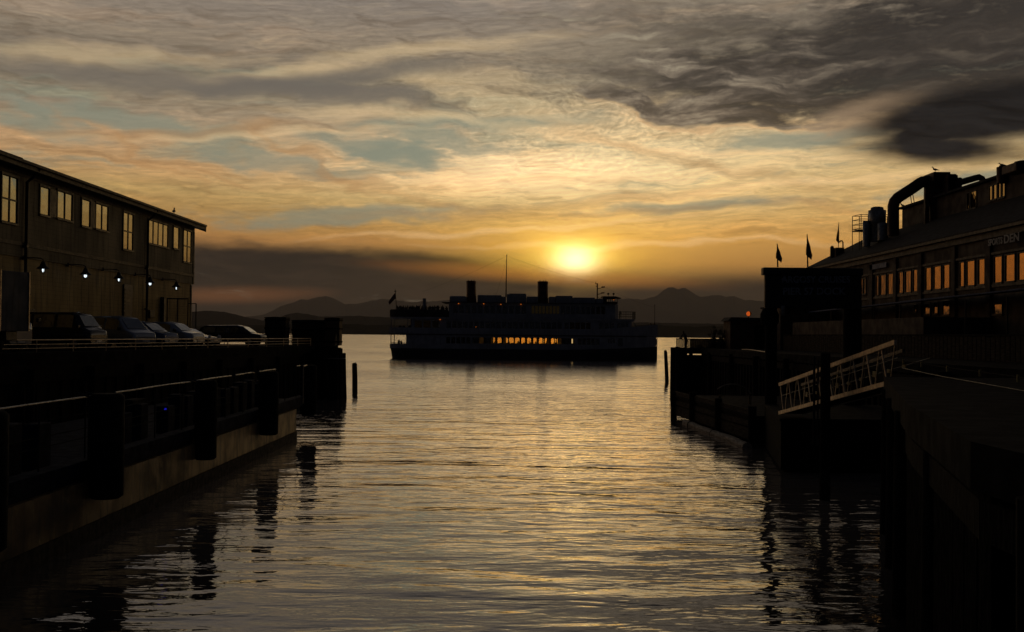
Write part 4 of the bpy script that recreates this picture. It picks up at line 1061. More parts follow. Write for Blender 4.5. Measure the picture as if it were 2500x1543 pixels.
# wheelhouse with open-looking windows
q_ = MB(); q_.box(X_(43.9), X_(46.9), SYC - 2.6, SYC + 2.6, 11.57, 11.75)
for s in (43.95, 44.55, 45.0, 45.85, 46.75):
    for sg in (-1, 1): q_.box(X_(s), X_(s + (.35 if s < 44 else .13)), SYC + sg * 2.5, SYC + sg * 2.6, 11.75, 12.95)
q_.box(X_(43.9), X_(44.6), SYC - 2.58, SYC + 2.58, 11.6, 12.95)
q_.box(X_(44.6), X_(46.9), SYC - 2.6, SYC - 2.5, 11.6, 12.0); q_.box(X_(44.6), X_(46.9), SYC + 2.5, SYC + 2.6, 11.6, 12.0); q_.box(X_(44.6), X_(46.9), SYC - 2.6, SYC - 2.5, 12.62, 12.95); q_.box(X_(44.6), X_(46.9), SYC + 2.5, SYC + 2.6, 12.62, 12.95)
q_.build('wheelhouse', MT['hulld'], ship)
q_ = MB(); q_.prism([(X_(43.8), 12.96), (X_(46.9), 12.96), (X_(47.6), 12.72), (X_(47.6), 12.80), (X_(46.5), 13.12), (X_(43.8), 13.12)], 1, SYC - 3.0, SYC + 3.0); q_.build('wheelhouse_roof', MT['shipdeck'], ship)
for s in (45.1, 46.2):
    q_ = MB(); q_.tube([(X_(s), SYC - 1, 13.1), (X_(s), SYC - 1, 13.5)], .05, 6); q_.lathe((X_(s), SYC - 1, 13.5), [(.12, 0), (.22, .08), (.22, .3), (.12, .38)], 10); q_.build('searchlight', MT['dark'], ship)
q_ = MB(); q_.tube([(X_(42.9), SYC, 12.6), (X_(42.9), SYC, 15.9)], .13, 8); q_.tube([(X_(42.55), SYC, 15.3), (X_(42.9), SYC, 15.3)], .08, 6); q_.tube([(X_(42.55), SYC, 15.75), (X_(42.58), SYC, 16.25)], .06, 6); q_.box(X_(42.5), X_(42.9), SYC - .1, SYC + .1, 15.72, 15.85)
q_.bar((X_(42.9), SYC, 14.75), (X_(44.0), SYC, 15.02), .12); q_.box(X_(43.8), X_(44.4), SYC - .8, SYC + .8, 15.0, 15.22); q_.bar((X_(42.9), SYC, 13.55), (X_(44.0), SYC, 13.85), .12); q_.box(X_(43.7), X_(44.35), SYC - .6, SYC + .6, 13.82, 14.0)
q_.bar((X_(42.9), SYC, 13.1), (X_(43.7), SYC, 12.6), .07); q_.build('radar_mast', MT['funnel'], ship)
# funnels
for (s0, s1, zt, dx_) in ((15.75, 17.75, 16.1, -.12), (30.5, 32.65, 16.15, -.02)):
    q_ = MB(); c0 = (s0 + s1) / 2; rx = (s1 - s0) / 2; rings = []
    for z, k in ((11.56, 1.03), (zt - .55, 1.0), (zt - .5, 1.03), (zt - .08, 1.03), (zt, 1.06), (zt + .02, .92)):
        rings.append([(X_(c0) + dx_ * (z - 11.5) / 4 + rx * k * math.cos(a * math.pi / 12), SYC + 1.25 * k * math.sin(a * math.pi / 12), z) for a in range(24)])
    q_.loft(rings); q_.build('funnel', MT['funnel'], ship)
    q_ = MB()
    for a in (-.6, .1, .6): q_.tube([(X_(c0) + dx_ + a, SYC, zt), (X_(c0) + dx_ + a, SYC, zt + .25)], .08, 6)
    q_.build('exhaust_pipe', MT['dark'], ship)
# masts, stays, staffs
q_ = MB(); q_.tube([(X_(23.9), SYC, 12.8), (X_(23.92), SYC, 16.5), (X_(23.97), SYC, 21.5)], [.13, .10, .06], 8); q_.lathe((X_(23.97), SYC, 21.4), [(.09, 0), (.09, .25)], 6); q_.build('mast', MT['timber'], ship)
for (a, b_) in (((23.97, 21.4), (6.5, 13.8)), ((23.97, 21.4), (42.6, 15.9)), ((44.3, 15.2), (54.8, 11.0)), ((23.97, 21.0), (21.8, 13.1))):
    q_ = MB(); q_.tube([(X_(a[0] + (b_[0] - a[0]) * i / 8), SYC, a[1] + (b_[1] - a[1]) * i / 8 - .35 * math.sin(math.pi * i / 8)) for i in range(9)], .012, 4); q_.build('stay_wire', MT['dark'], ship)
q_ = MB(); q_.tube([(X_(54.9), SYC, 7.2), (X_(54.88), SYC, 11.4)], .06, 6); q_.box(X_(54.8), X_(54.98), SYC - .05, SYC + .05, 11.4, 11.6); q_.build('jackstaff', MT['dark'], ship)
q_ = MB(); q_.tube([(X_(1.3), SYC, 8.5), (X_(.85), SYC, 14.1)], .07, 6); q_.box(X_(.65), X_(1.1), SYC - .05, SYC + .05, 13.75, 13.9); q_.tube([(X_(.85), SYC, 14.1), (X_(.84), SYC, 14.35)], .04, 5); q_.build('flagstaff', MT['dark'], ship)
fl = MB(); nx_, nz_ = 9, 6; vs = []
for i in range(nx_ + 1):
    for j in range(nz_ + 1):
        u_, v_ = i / nx_, j / nz_
        hx, hz = .90 + .12 * v_, 13.6 - 1.25 * v_            # hoist edge on the staff
        tx, tz = -.55 + .25 * v_, 11.6 - .6 * v_                # drooping fly
        x = hx + (tx - hx) * u_; z = hz + (tz - hz) * u_ ** 1.1
        vs.append((X_(x), SYC + .18 * math.sin(u_ * 7 + v_ * 2) * u_, z))
fl.add(vs, [(i * (nz_ + 1) + j, (i + 1) * (nz_ + 1) + j, (i + 1) * (nz_ + 1) + j + 1, i * (nz_ + 1) + j + 1) for i in range(nx_) for j in range(nz_)], True)
fo = fl.build('flag', MT['flag'], ship); fo.modifiers.new('thick', 'SOLIDIFY').thickness = .02
q_ = MB(); q_.tube([(X_(7.1), SYC - 2, 8.45), (X_(7.1), SYC - 2, 12.35)], .36, 12); q_.box(X_(6.5), X_(7.8), SYC - 2.1, SYC - 1.9, 11.3, 11.45); q_.build('vent_pipe', MT['hullw'], ship)
# forward rail of the third deck
q_ = MB(); yy = lambda s: SYC - hbw(s, 9) - .05
for z in (10.0, 9.5, 9.0):
    q_.tube([(X_(47), yy(47), z), (X_(50.3), yy(50.3), z), (X_(51), SYC, z), (X_(50.3), 2 * SYC - yy(50.3), z), (X_(47), 2 * SYC - yy(47), z)], .035, 5)
for i in range(8): s = 47.2 + i * .45; q_.tube([(X_(s), yy(s), 8.4), (X_(s), yy(s), 10.0)], .03 if i % 3 else .06, 5)
for i in range(9): q_.tube([(X_(50.6), SYC - 2.4 + i * .6, 8.4), (X_(50.6), SYC - 2.4 + i * .6, 10.0)], .03, 5)
q_.build('forward_rail', MT['dark'], ship)
q_ = MB(); q_.bar((X_(49.9), SYC - 2.2, 8.05), (X_(51.2), SYC - 2.0, 6.9), .12); q_.build('stair_rail', MT['hullw'], ship)
q_ = MB(); ss = [50.6 + i * .5 for i in range(9)]
q_.tube([(X_(s), SYC - hbw(s, 7) + .05, sheer(s) + .12) for s in ss], .05, 5)
for s in (53.9, 54.6): q_.box(X_(s), X_(s + .2), SYC - .5, SYC + .5, sheer(s), sheer(s) + .5)
q_.build('bow_rail', MT['dark'], ship)
# amber deck lamps
for s, z in ((14.3, 11.28), (19.4, 11.28), (22.9, 11.2), (27.0, 11.25), (10.6, 7.98), (17.9, 6.55), (46.1, 12.45)):
    q_ = MB(); y = SYC - 4.72 if z > 10 else SYC - hbw(s) - .14
    if s > 45: y = SYC - 2.4
    q_.lathe((X_(s), y, z - .1), [(.03, 0), (.12 if z != 6.55 else .05, .05), (.12 if z != 6.55 else .05, .12), (.03, .16)], 8); q_.build('deck_lamp', MT['amber'], ship)
# passengers
random.seed(21)
G1 = 'passengers crowding the open stern deck of the ship'
for i in range(44):
    s = 1.5 + i * .24 + random.uniform(-.1, .1); ydep = random.choice((-1, -.7, -.35, .1)) * (hbw(s) - .6)
    person(X_(s), SYC + ydep, 9.16, random.uniform(0, 6.28), random.choice(('stand', 'stand', 'hold', 'rail')), 'dark clothed passenger standing in the crowd on the top stern deck of the ship', G1, random.uniform(.9, 1.04))
person(X_(6.1), SYC - 3.2, 9.16, R(-90), 'wave', 'passenger with one arm raised above the crowd beside the vent pipe on the ship')
person(X_(2.05), SYC - 3.0, 2.13, R(-60), 'stand', 'taller of the two passengers standing at the lowest stern rail of the ship', None, 1.02)
person(X_(2.60), SYC - 3.3, 2.13, R(-120), 'hold', 'shorter of the two passengers standing at the lowest stern rail of the ship', None, .9)
person(X_(2.3), SYC - 3.6, 5.06, R(-90), 'stand', 'passenger standing at the left of the pair on the middle stern deck of the ship')
person(X_(3.1), SYC - 3.7, 5.06, R(-80), 'hold', 'passenger standing at the right of the pair on the middle stern deck of the ship')
person(X_(4.3), SYC - 4.0, 5.06, R(-70), 'stand', 'passenger standing beside the deck post on the middle stern deck of the ship')
person(X_(47.35), SYC - 3.0, 8.46, R(-30), 'hold', 'lone passenger standing in front of the wheelhouse on the forward deck of the ship')
G2 = 'diners seen through the glowing lower windows of the ship'
for s in (19.5, 20.3, 21.7, 22.1, 24.6, 26.6, 28.9, 30.1, 32.4, 33.1, 34.3, 35.5):
    person(X_(s), SYC - 2.5 + random.uniform(-1, 2.5), 2.13, random.uniform(0, 6.28), random.choice(('stand', 'hold')), 'dark figure standing inside the glowing lower saloon of the ship', G2, random.uniform(.93, 1.02))
# ================================================================== RIGHT PIER
rp = empty('pier', (25, 60, 4.0), 'dark timber pier on the right carrying the long shed, its end facing the open water', 'pier')
b = MB(); poly = [(15.0, 101), (14.45, 96.5), (16.5, 96), (17.5, 60), (17.5, 29.2), (9.9, 29.2), (6.2, 17.2), (4.6, 11), (4.6, -4), (60, -4), (60, 101)]
b.prism(poly, 2, 3.5, 3.98); b.build('deck', MT['deck'], rp)
b = MB(); ins = lambda x, y: (x + .35, y)
for (a, c) in (((15.05, 101), (14.5, 96.55)), ((14.5, 96.55), (16.6, 96.05)), ((16.6, 96.05), (17.6, 60)), ((17.6, 60), (17.6, 29.3)), ((17.6, 29.25), (10.0, 29.25)), ((10.0, 29.25), (6.3, 17.2)), ((6.3, 17.2), (4.7, 11)), ((4.7, 11), (4.7, -4))):
    n = max(1, int(math.hypot(c[0] - a[0], c[1] - a[1]) / .9))
    for i in range(n):
        x = a[0] + (c[0] - a[0]) * i / n; y = a[1] + (c[1] - a[1]) * i / n; b.bar((x + .15, y - .1, -1), (x + .15, y - .1, 3.5), .3)
    b.bar((a[0] + .1, a[1] - .05, 3.2), (c[0] + .1, c[1] - .05, 3.2), .25, .4)
    b.bar((a[0] + .5, a[1] - .2, 1.1), (c[0] + .5, c[1] - .2, 1.1), .1, 4.6)
b.build('timber_bulkhead', MT['timber'], rp)
for (x, y) in [(15.1, 100.6), (14.95, 99), (14.75, 97.4), (15.2, 96.2), (16.6, 92), (16.8, 84), (16.9, 76), (17, 68), (17.2, 56), (17.3, 44), (9.7, 28.2), (8.4, 24), (7.1, 19.8), (5.9, 15.2), (4.4, 9)]:
    q_ = MB(); q_.tube([(x, y, -1.2), (x + random.uniform(-.05, .05), y, 3.7)], [.24, .21], 10); q_.build('pile', MT['timber'], rp)
# corner cluster at the channel
for (x, y, z) in ((14.16, 96.4, 4.05), (14.5, 96.0, 4.1), (14.25, 97.0, 3.95), (14.95, 95.9, 4.0)):
    q_ = MB(); q_.tube([(x, y, -1.2), (x, y, z)], [.25, .21], 10); q_.build('pile', MT['timber'], rp)
q_ = MB(); q_.tube([(16.75, 118, -1.2), (16.66, 118, 1.2), (16.55, 118, 3.2), (16.5, 118, 3.5)], [.22, .2, .185, .14], 12)
tag(q_.build('pile', MT['timber']), 'slim leaning timber pile standing in the water beside the right pier end', 'pile')

# ---------------- long pier shed
BX = 26.3
shed = empty('pier_shed', (40, 70, 4.0), 'long dark pier shed with a row of orange reflecting windows and a raised roof monitor', 'building')
b = MB(); b.box(BX, 60, 12, 97, 3.99, 10.9); b.build('wall', MT['brick'], shed)
b = MB(); b.prism([(BX - .35, 10.92), (BX - .35, 11.15), (31.5, 13.95), (31.5, 13.7)], 1, 11.5, 97.4); b.prism([(31.5, 13.7), (31.5, 13.95), (46, 13.95), (60, 10.8), (60, 10.6)], 1, 11.5, 97.4); rr = b.build('roof', MT['roofm'], shed)
b = MB(); b.prism([(BX, 10.9), (31.5, 13.7), (46, 13.7), (60, 10.9)], 1, 96.7, 96.95); b.build('gable', MT['brick'], shed)
b = MB(); b.box(BX - .42, BX - .352, 11.5, 97.42, 10.90, 11.06); b.build('eave_trim', MT['fascia'], rr)
b = MB(); b.box(BX - .2, BX + .02, 12, 97, 10.55, 10.9); b.box(BX - .10, BX, 12, 97, 7.85, 8.0); b.box(BX - .12, BX, 12, 97, 9.62, 9.75); b.build('cornice', MT['trim'], shed)
b = MB(); b.box(31.5, 40, 12, 88.7, 13.5, 15.45); b.build('monitor', MT['brick'], shed)
b = MB(); b.box(31.2, 40.3, 11.8, 88.9, 15.46, 15.62); b.build('monitor_roof', MT['roofm'], shed)
def rz7(xz, yz): return (1840 + xz / 3.436, 380 + yz / 3.436)
def Yr(px, X=BX): return atX(px, 690, X).y
groups = [[(905, 918), (925, 945)], [(1030, 1052), (1068, 1113), (1130, 1174)], [(1222, 1257), (1276, 1324), (1343, 1378)], [(1447, 1493), (1516, 1576), (1597, 1647)], [(1735, 1770), (1793, 1858), (1890, 1943)], [(2023, 2087), (2117, 2195), (2226, 2290)]]
def shed_window(ya, yb_, z0, z1, X=BX, mt='pane2', nm='window'):
    if ya > yb_: ya, yb_ = yb_, ya
    q_ = MB(); f_ = .07
    q_.box(X - .06, X + .01, ya - f_, ya, z0 - f_, z1 + f_); q_.box(X - .06, X + .01, yb_, yb_ + f_, z0 - f_, z1 + f_); q_.box(X - .06, X + .01, ya, yb_, z1, z1 + f_); q_.box(X - .09, X + .01, ya - f_, yb_ + f_, z0 - f_ - .05, z0)
    w_ = q_.build(nm, MT['trim'], shed)
    q_ = MB(); j = random.uniform(-.004, .004); q_.add([(X - .012 + j, ya, z0), (X - .012, yb_, z0), (X - .012 - j, yb_, z1), (X - .012, ya, z1)], [(0, 1, 2, 3)]); q_.build('pane', MT[mt], w_)
for gi, grp in enumerate(groups):
    for (a, c) in grp:
        if a < 921 or gi == 0: shed_window(Yr(rz7(a, 0)[0]), Yr(rz7(c, 0)[0]), 8.35, 9.45)
        else: shed_window(Yr(rz7(a, 0)[0]), Yr(rz7(c, 0)[0]), 8.10, 9.48)
for k in range(6):   # windows nearer than the frame
    shed_window(50 - k * 3.2, 48.2 - k * 3.2, 8.1, 9.48)
for xz in (1000, 1198, 1410, 1690, 1985): y = Yr(rz7(xz, 0)[0]); b = MB(); b.box(BX - .16, BX, y - .3, y + .3, 4, 10.5); b.build('pilaster', MT['brick'], shed)
ax_ = empty('annex', (24, 92, 4), 'plain dark annex block behind the dock sign at the far end of the pier shed', 'building')
b = MB(); b.box(at(1884, 800, 92.5).x, BX - .01, 89.5, 96, 3.99, 7.45); b.build('wall', MT['brick'], ax_)
b = MB(); b.box(at(1884, 800, 92.5).x - .15, BX - .02, 89.3, 96.1, 7.451, 7.62); b.build('roof', MT['roofm'], ax_)
for (a, c, z0, z1) in ((2259, 2272, 6.6, 7.2), (2281, 2291, 6.6, 7.25), (2303, 2320, 6.5, 7.3), (2234, 2239, 6.8, 7.2), (2306, 2316, 5.9, 6.25), (2420, 2448, 6.4, 6.9)):
    shed_window(Yr(a), Yr(c), z0, z1)
for (a, c) in ((2362, 2368), (2371, 2384), (2416, 2423), (2426, 2434), (2438, 2444), (2447, 2454)):
    shed_window(Yr(a, 31.5), Yr(c, 31.5), 14.0 if a < 2400 else 14.2, 15.1, 31.5, nm='clerestory_window')
for k in range(7): shed_window(66 - k * 4, 64.6 - k * 4, 14.1, 15.1, 31.5, nm='clerestory_window')
# painted words on the shed front
ysp = (Yr(2422) + Yr(2457)) / 2
text_part('SPORTS', 'lettering', MT['letter2'], shed, (BX - .215, ysp, 10.28), (0, -1, 0), (0, 0, 1), .50, .01, .012, width=abs(Yr(2422) - Yr(2457)))
ysp = (Yr(2462) + Yr(2497)) / 2
text_part('DEN', 'lettering', MT['letter2'], shed, (BX - .215, ysp, 10.30), (0, -1, 0), (0, 0, 1), .62, .01, .012, width=abs(Yr(2462) - Yr(2499)))
b = MB(); y0 = Yr(rz7(990, 0)[0]); y1 = Yr(rz7(1130, 0)[0]); b.box(BX - .16, BX - .125, y1, y0, 10.0, 10.35); b.build('blank_panel', MT['letter'], shed)

# ---------------- rooftop plant
def P3(px, py, Y=82.0): return at(px, py, Y)
def z8(xz, yz): return (2080 + xz / 5.814, 380 + yz / 5.814)
dc = empty('exhaust_duct', P3(2181, 560, 82), 'huge bent exhaust duct on the shed roof ending in a hooded stack', 'duct')
q_ = MB(); path = [(2181, 575), (2181, 520), (2181, 503), (2184, 492), (2192, 483), (2204, 475), (2226, 461), (2246, 447), (2252, 444), (2262, 443), (2275, 443)]
q_.tube([P3(*p_) for p_ in path], .42, 16); q_.build('pipe', MT['rust'], dc)
q_ = MB(); px_m = F / 82; c = P3(2284, 470, 82)
q_.lathe((c.x, 82, c.z - 3.2), [(.38, 0), (.42, 2.0), (.62, 2.7), (.72, 3.0), (.76, 4.0), (.80, 4.05), (.80, 4.22), (.60, 4.32), (.52, 4.50), (.30, 4.62)], 20)
q_.build('hood', MT['rust'], dc)
q_ = MB(); a = P3(2267, 424, 82); e = P3(2308, 432, 82); q_.box(a.x, e.x, 81.0, 83.0, e.z - .5, a.z - .0); q_.build('hood_box', MT['rust'], dc, bevel=.05)
q_ = MB(); a = P3(2262, 440, 82); q_.bar((a.x, 82, a.z), (a.x, 82, 12.5), .30, .30); q_.build('support', MT['rust'], dc)
q_ = MB()
for (xa, ya, xb, yb_) in ((2222, 468, 2226, 500), (2227, 466, 2233, 500)): q_.tube([P3(xa, ya), P3(xb, yb_)], .03, 5)
q_.build('guy_rod', MT['dark'], dc)
tl = empty('roof_unit', P3(2316, 460, 81), 'squat stepped ventilation unit just right of the hooded stack', 'ventilation unit')
q_ = MB(); 
for (xa, xb, yt) in ((2303, 2329, 430), (2329, 2339, 436.5), (2305, 2326, 428)): a = P3(xa, yt, 81); e = P3(xb, 480, 81); q_.box(a.x, e.x, 80.2, 81.8, 13.2, a.z)
q_.build('casing', MT['rust'], tl, bevel=.08)
q_ = MB(); q_.tube([P3(*p_, 81) for p_ in ((2332, 449), (2352, 443), (2380, 435), (2390, 432.5), (2397, 436), (2401, 444), (2402, 452))], .235, 12); q_.build('side_duct', MT['rust'], tl)
tk2 = empty('roof_tank', P3(2141, 560, 86), 'round topped tank standing by the railed platform on the shed roof', 'tank')
c = P3(2141.5, 514, 86); q_ = MB(); q_.lathe((c.x, 86, 12.6), [(.55, 0), (.58, 1.2), (.66, c.z - 13.6), (.68, c.z - 12.6), (.50, c.z - 12.55), (.48, c.z - 12.38), (.34, c.z - 12.32)], 20); q_.build('shell', MT['steel'], tk2)
c2_ = P3(2114, 541, 86); q_ = MB(); q_.lathe((c2_.x + .05, 86, 12.2), [(.30, 0), (.30, c2_.z - 12.2), (.22, c2_.z - 12.15)], 14); q_.build('side_tank', MT['steel'], tk2)
c3 = P3(2152, 547, 85); q_ = MB(); q_.lathe((c3.x + .1, 85, 12.6), [(.42, 0), (.42, c3.z - 12.6), (.3, c3.z - 12.5)], 14); q_.build('side_tank', MT['steel'], tk2)
pf = empty('roof_platform', P3(2100, 563, 86), 'railed steel platform with ladder legs at the far end of the shed roof', 'platform')
A = P3(2081, 564, 87.6); Bx = P3(2166, 560, 87.6).x; z0 = A.z; zt = z0 + 1.18
q_ = MB(); q_.box(A.x, Bx, 86.2, 87.6, z0 - .08, z0); q_.build('floor', MT['dark'], pf)
q_ = MB()
for k in range(4):
    z = z0 + 1.18 - k * .36
    if k < 3 or True: q_.tube([(Bx, 87.6, z), (A.x, 87.6, z), (A.x + .25, 86.2, z), (Bx, 86.2, z)], .026, 5)
q_.build('rail', MT['dark'], pf)
for (x, y) in ((A.x, 87.6), (A.x + .55, 87.6), (A.x + .25, 86.2), (A.x + .8, 86.2), (Bx, 86.2), (Bx, 87.6)):
    q_ = MB(); q_.tube([(x, y, 12.0), (x, y, zt)], .032, 5); q_.build('post', MT['dark'], pf)
q_ = MB(); q_.tube([(A.x + .3, 86.2, z0 - 1.2), (A.x + 1.1, 86.2, z0)], .03, 5); q_.tube([(A.x + .6, 86.2, z0 - 1.2), (A.x + 1.4, 86.2, z0)], .03, 5); q_.build('brace', MT['dark'], pf)
v1 = empty('roof_vent', P3(2447, 420, 70), 'small round roof vent with a gull perched on its cap', 'roof vent')
c = P3(2447.5, 410, 70); q_ = MB(); q_.lathe((c.x, 70, 15.0), [(.34, 0), (.36, c.z - 15.05), (.36, c.z - 14.95), (.22, c.z - 14.92), (.20, c.z - 14.85), (.10, c.z - 14.80)], 16); q_.build('cowl', MT['rust'], v1)
v2 = empty('roof_vent', P3(2482, 405, 67), 'boxy roof vent with a mushroom cap at the right edge of the picture', 'roof vent')
a = P3(2463, 401, 67); e = P3(2489, 401, 67); q_ = MB(); q_.box(a.x, e.x + .3, 66, 68, 15.2, a.z); q_.build('casing', MT['rust'], v2, bevel=.05)
c = P3(2496, 397, 67); q_ = MB(); q_.lathe((c.x, 67, c.z - .3), [(.2, 0), (.22, .18), (.5, .22), (.45, .36), (.2, .42)], 16); q_.build('cap', MT['rust'], v2)
v3 = empty('roof_pipe', P3(2035, 612, 94), 'small capped flue with a bent pipe on the shed roof below the third flag', 'roof pipe')
a = P3(2027, 606, 94); q_ = MB(); q_.lathe((a.x + .16, 94, 11.2), [(.17, 0), (.17, a.z - 11.15), (.10, a.z - 11.0)], 12); e = P3(2035, 606, 94); f_ = P3(2055, 606, 94); q_.box(e.x, f_.x, 93.3, 94.3, 11.6, e.z); q_.build('flue', MT['rust'], v3)
q_ = MB(); q_.tube([P3(*p_, 94) for p_ in ((2058, 620), (2058, 592), (2056, 588), (2052, 588), (2050, 592))], .06, 6); q_.build('bent_pipe', MT['rust'], v3)
g_ = P3(2283.5, 418.2, 82); gull(g_.x, 82, g_.z - .05, R(180), 'gull facing left on the hooded stack of the right roof', .95)
g_ = P3(2447, 406, 70); gull(g_.x, 70, g_.z - .06, R(160), 'gull with lowered head on the round roof vent at the far right', .8, .3)
g_ = P3(2203, 501, 84); gull(g_.x, 84, g_.z - .15, R(200), 'gull perched under the arch of the big exhaust duct', .8, 1.3)
g_ = at(426, 518.5, 80); gg = atX(426, 518.5, -24.8); gull(-24.85, gg.y, 13.60, R(100), 'gull standing on the eave of the left warehouse roof', 1.15, 1.3)

# ---------------- pennants
def pennant(px, pyt, pyb, Y, label, furl):
    a = at(px, pyt, Y); c = at(px + furl * 3, pyb, Y)
    t = empty('pennant', c, label, 'flag', 'furled pennants above the dock sign')
    q_ = MB(); q_.tube([tuple(c), tuple(a)], [.035, .022], 6); q_.build('pole', MT['dark'], t)
    H_ = a.z - c.z; q_ = MB(); rings = []
    for i in range(11):
        f = i / 10; z = a.z - .04 * H_ - f * H_ * .66; w_ = (.02 + .26 * f ** 1.1) * (1.15 if f < .93 else .8)
        x0 = a.x + (c.x - a.x) * ((a.z - z) / H_)
        off = w_ * .5 * furl
        rings.append([(x0 + off + w_ * .52 * math.cos(k * .785), Y + .10 * w_ * 2 * math.sin(k * .785) + .03 * math.sin(i + k * 2), z - (.12 * math.cos(k * .785) if i == 10 else 0)) for k in range(8)])
    q_.loft(rings); q_.build('cloth', MT['pennant'], t)
pennant(1897.5, 595, 652, 49, 'shortest furled pennant standing at the left end of the dock sign', .45)
pennant(1970.5, 572, 652, 49, 'middle furled pennant standing on the dock sign', .5)
pennant(2048, 543, 612, 94, 'tallest furled pennant standing behind the dock sign on the shed roof', -.5)

# ---------------- dock sign
sg_ = empty('dock_sign', (14.8, 49, 0), 'big dark dock sign with faint blue lettering raised on two thick piles', 'sign')
YS = 49.0
a = at(1868, 664, YS); e = at(2103, 664, YS); lo_ = at(1900, 752, YS)
q_ = MB(); q_.box(a.x, e.x, YS, YS + .18, lo_.z, at(1880, 662, YS).z); q_.build('board', MT['dark'], sg_)
t0 = at(1862, 651, YS); t1 = at(1862, 671, YS); q_ = MB()
q_.box(t0.x, e.x + .05, YS - .14, YS + .34, at(1880, 652, YS).z - .36, at(1880, 652, YS).z - .02); q_.build('top_beam', MT['dark'], sg_, bevel=.05)
for (xa, xb, nm, zt_) in ((1868, 1897, 'pile', 8.0), (2058, 2103, 'pile', 8.1)):
    a_ = at(xa, 800, YS + .5); b_ = at(xb, 800, YS + .5); r_ = (b_.x - a_.x) / 2
    q_ = MB(); q_.tube([(a_.x + r_ + .04, YS + .5, -1.2), (a_.x + r_, YS + .5, 3), (a_.x + r_, YS + .5, zt_)], [r_ * 1.05, r_, r_ * .96], 16); q_.build('pile', MT['timber'], sg_)
q_ = MB(); p_ = at(1866, 772, YS); q_.lathe((p_.x + .35, YS + .5, p_.z - .4), [(.34, 0), (.42, .15), (.42, .5), (.30, .75)], 14); q_.build('collar', MT['rubber'], sg_)
c = at(1990, 678, YS); text_part('ARGOSY CRUISES', 'lettering', MT['letter'], sg_, (c.x, YS - .155, c.z - .10), (1, 0, .01), (0, 0, 1), .42, .008, .008, width=3.05)
c = at(1987, 712, YS); text_part('PIER 57 DOCK', 'lettering', MT['letter'], sg_, (c.x, YS - .012, c.z), (1, 0, .01), (0, 0, 1), .44, .008, .008, width=2.8)
q_ = MB(); c = at(1912, 680, YS); q_.prism([(c.x - .15, c.z - .07), (c.x + .14, c.z - .07), (c.x + .08, c.z), (c.x + .02, c.z + .12), (c.x - .06, c.z + .02)], 1, YS - .165, YS - .145); q_.build('emblem', MT['letter'], sg_)
q_ = MB(); c = at(1911, 758, YS); q_.box(c.x - .09, c.x + .10, YS - .05, YS + .05, c.z - .22, c.z + .22); q_.build('small_lantern', MT['steel'], sg_, bevel=.04)
pg = at(2015, 940, 34); q_ = MB(); q_.tube([(pg.x, 34, -1.2), (pg.x, 34, at(2015, 862, 34).z)], [.17, .15], 12); tag(q_.build('pile', MT['timber']), 'black pile crossing in front of the middle of the gangway', 'pile')
q_ = MB(); pg = at(1988, 870, 35); q_.tube([(pg.x, 35, 1.6), (pg.x, 35, pg.z)], .04, 6); q_.tube([(pg.x + .12, 35, 1.6), (pg.x + .12, 35, pg.z - .1)], .03, 6)
tag(q_.build('mooring_pole', MT['dark']), 'pair of thin dark poles beside the pile in front of the gangway', 'pole')

# ---------------- blue awning over the terrace
aw = empty('awning', (24, 70, 6.0), 'long scalloped blue awning edge running along the front of the right shed', 'awning')
q_ = MB(); vs = []; n = 150; XA = 24.0
for i in range(n + 1):
    Y = 47 + (89 - 47) * i / n; zz = 7.42 - .34 * (Y - 51) / 38; sc = .07 * abs(math.sin(Y * 1.05)) + .03 * math.sin(Y * .31)
    vs += [(XA, Y, zz - .05 - sc * .3), (XA + .03, Y, zz + sc * .5), (XA + .5, Y, zz + .05 + sc * .5), (XA + 2.0, Y, zz + .12)]
q_.add(vs, [(i * 4 + j, (i + 1) * 4 + j, (i + 1) * 4 + j + 1, i * 4 + j + 1) for i in range(n) for j in range(3)], True)
cv_ = q_.build('canvas', MT['awn'], aw); cv_.modifiers.new('thick', 'SOLIDIFY').thickness = .02
for k in range(9):
    Y = 48.5 + k * 4.9; q_ = MB(); q_.tube([(XA + .1, Y, 4.0), (XA + .1, Y, 7.1)], .05, 6); q_.build('post', MT['dark'], aw)
# terrace wall below, screens
tr = empty('terrace_screen', (22, 66, 4), 'dark terrace fence with slatted panels under the blue awning', 'fence')
q_ = MB(); n = 90
for i in range(n):
    Y = 44 + i * .5; q_.box(22.0, 22.05, Y, Y + .42, 4.0, 5.15 + .03 * math.sin(i * 2.3))
q_.build('panel', MT['plank'], tr)
q_ = MB(); q_.box(21.95, 22.1, 44, 89, 5.16, 5.24); q_.build('top_rail', MT['timber'], tr)
q_ = MB(); q_.box(22.5, 26.2, 60, 88, 4.0, 6.2); q_.build('kiosk_wall', MT['brick'], tr)

# ---------------- small shed, lamp, plants, person at the pier end
x0 = at(1783, 800, 94).x; x1 = at(1884, 800, 94).x
ss_ = empty('small_shed', ((x0 + x1) / 2, 95, 4), 'small brown boarded shed with a dark flat roof at the end of the right pier', 'shed')
zt = at(1800, 783, 94).z
q_ = MB(); q_.box(x0, x1, 94, 97, 3.99, zt); q_.build('wall', MT['shedm'], ss_)
q_ = MB(); q_.prism([(x0 - .25, zt - .02), (x0 + .05, zt + .30), (x1 + .2, zt + .24), (x1 + .2, zt - .02)], 1, 93.8, 97.2); q_.build('roof', MT['roofm'], ss_)
q_ = MB(); q_.box(x1 - 1.5, x1 - .7, 93.95, 94.0, 4.0, zt - .35); q_.build('door', MT['timber'], ss_)
c = at(1827.5, 766, 94.5); lo_t = empty('globe_lamp', (c.x, 94.5, zt), 'small red orange globe lamp on a short stalk above the brown shed', 'lamp')
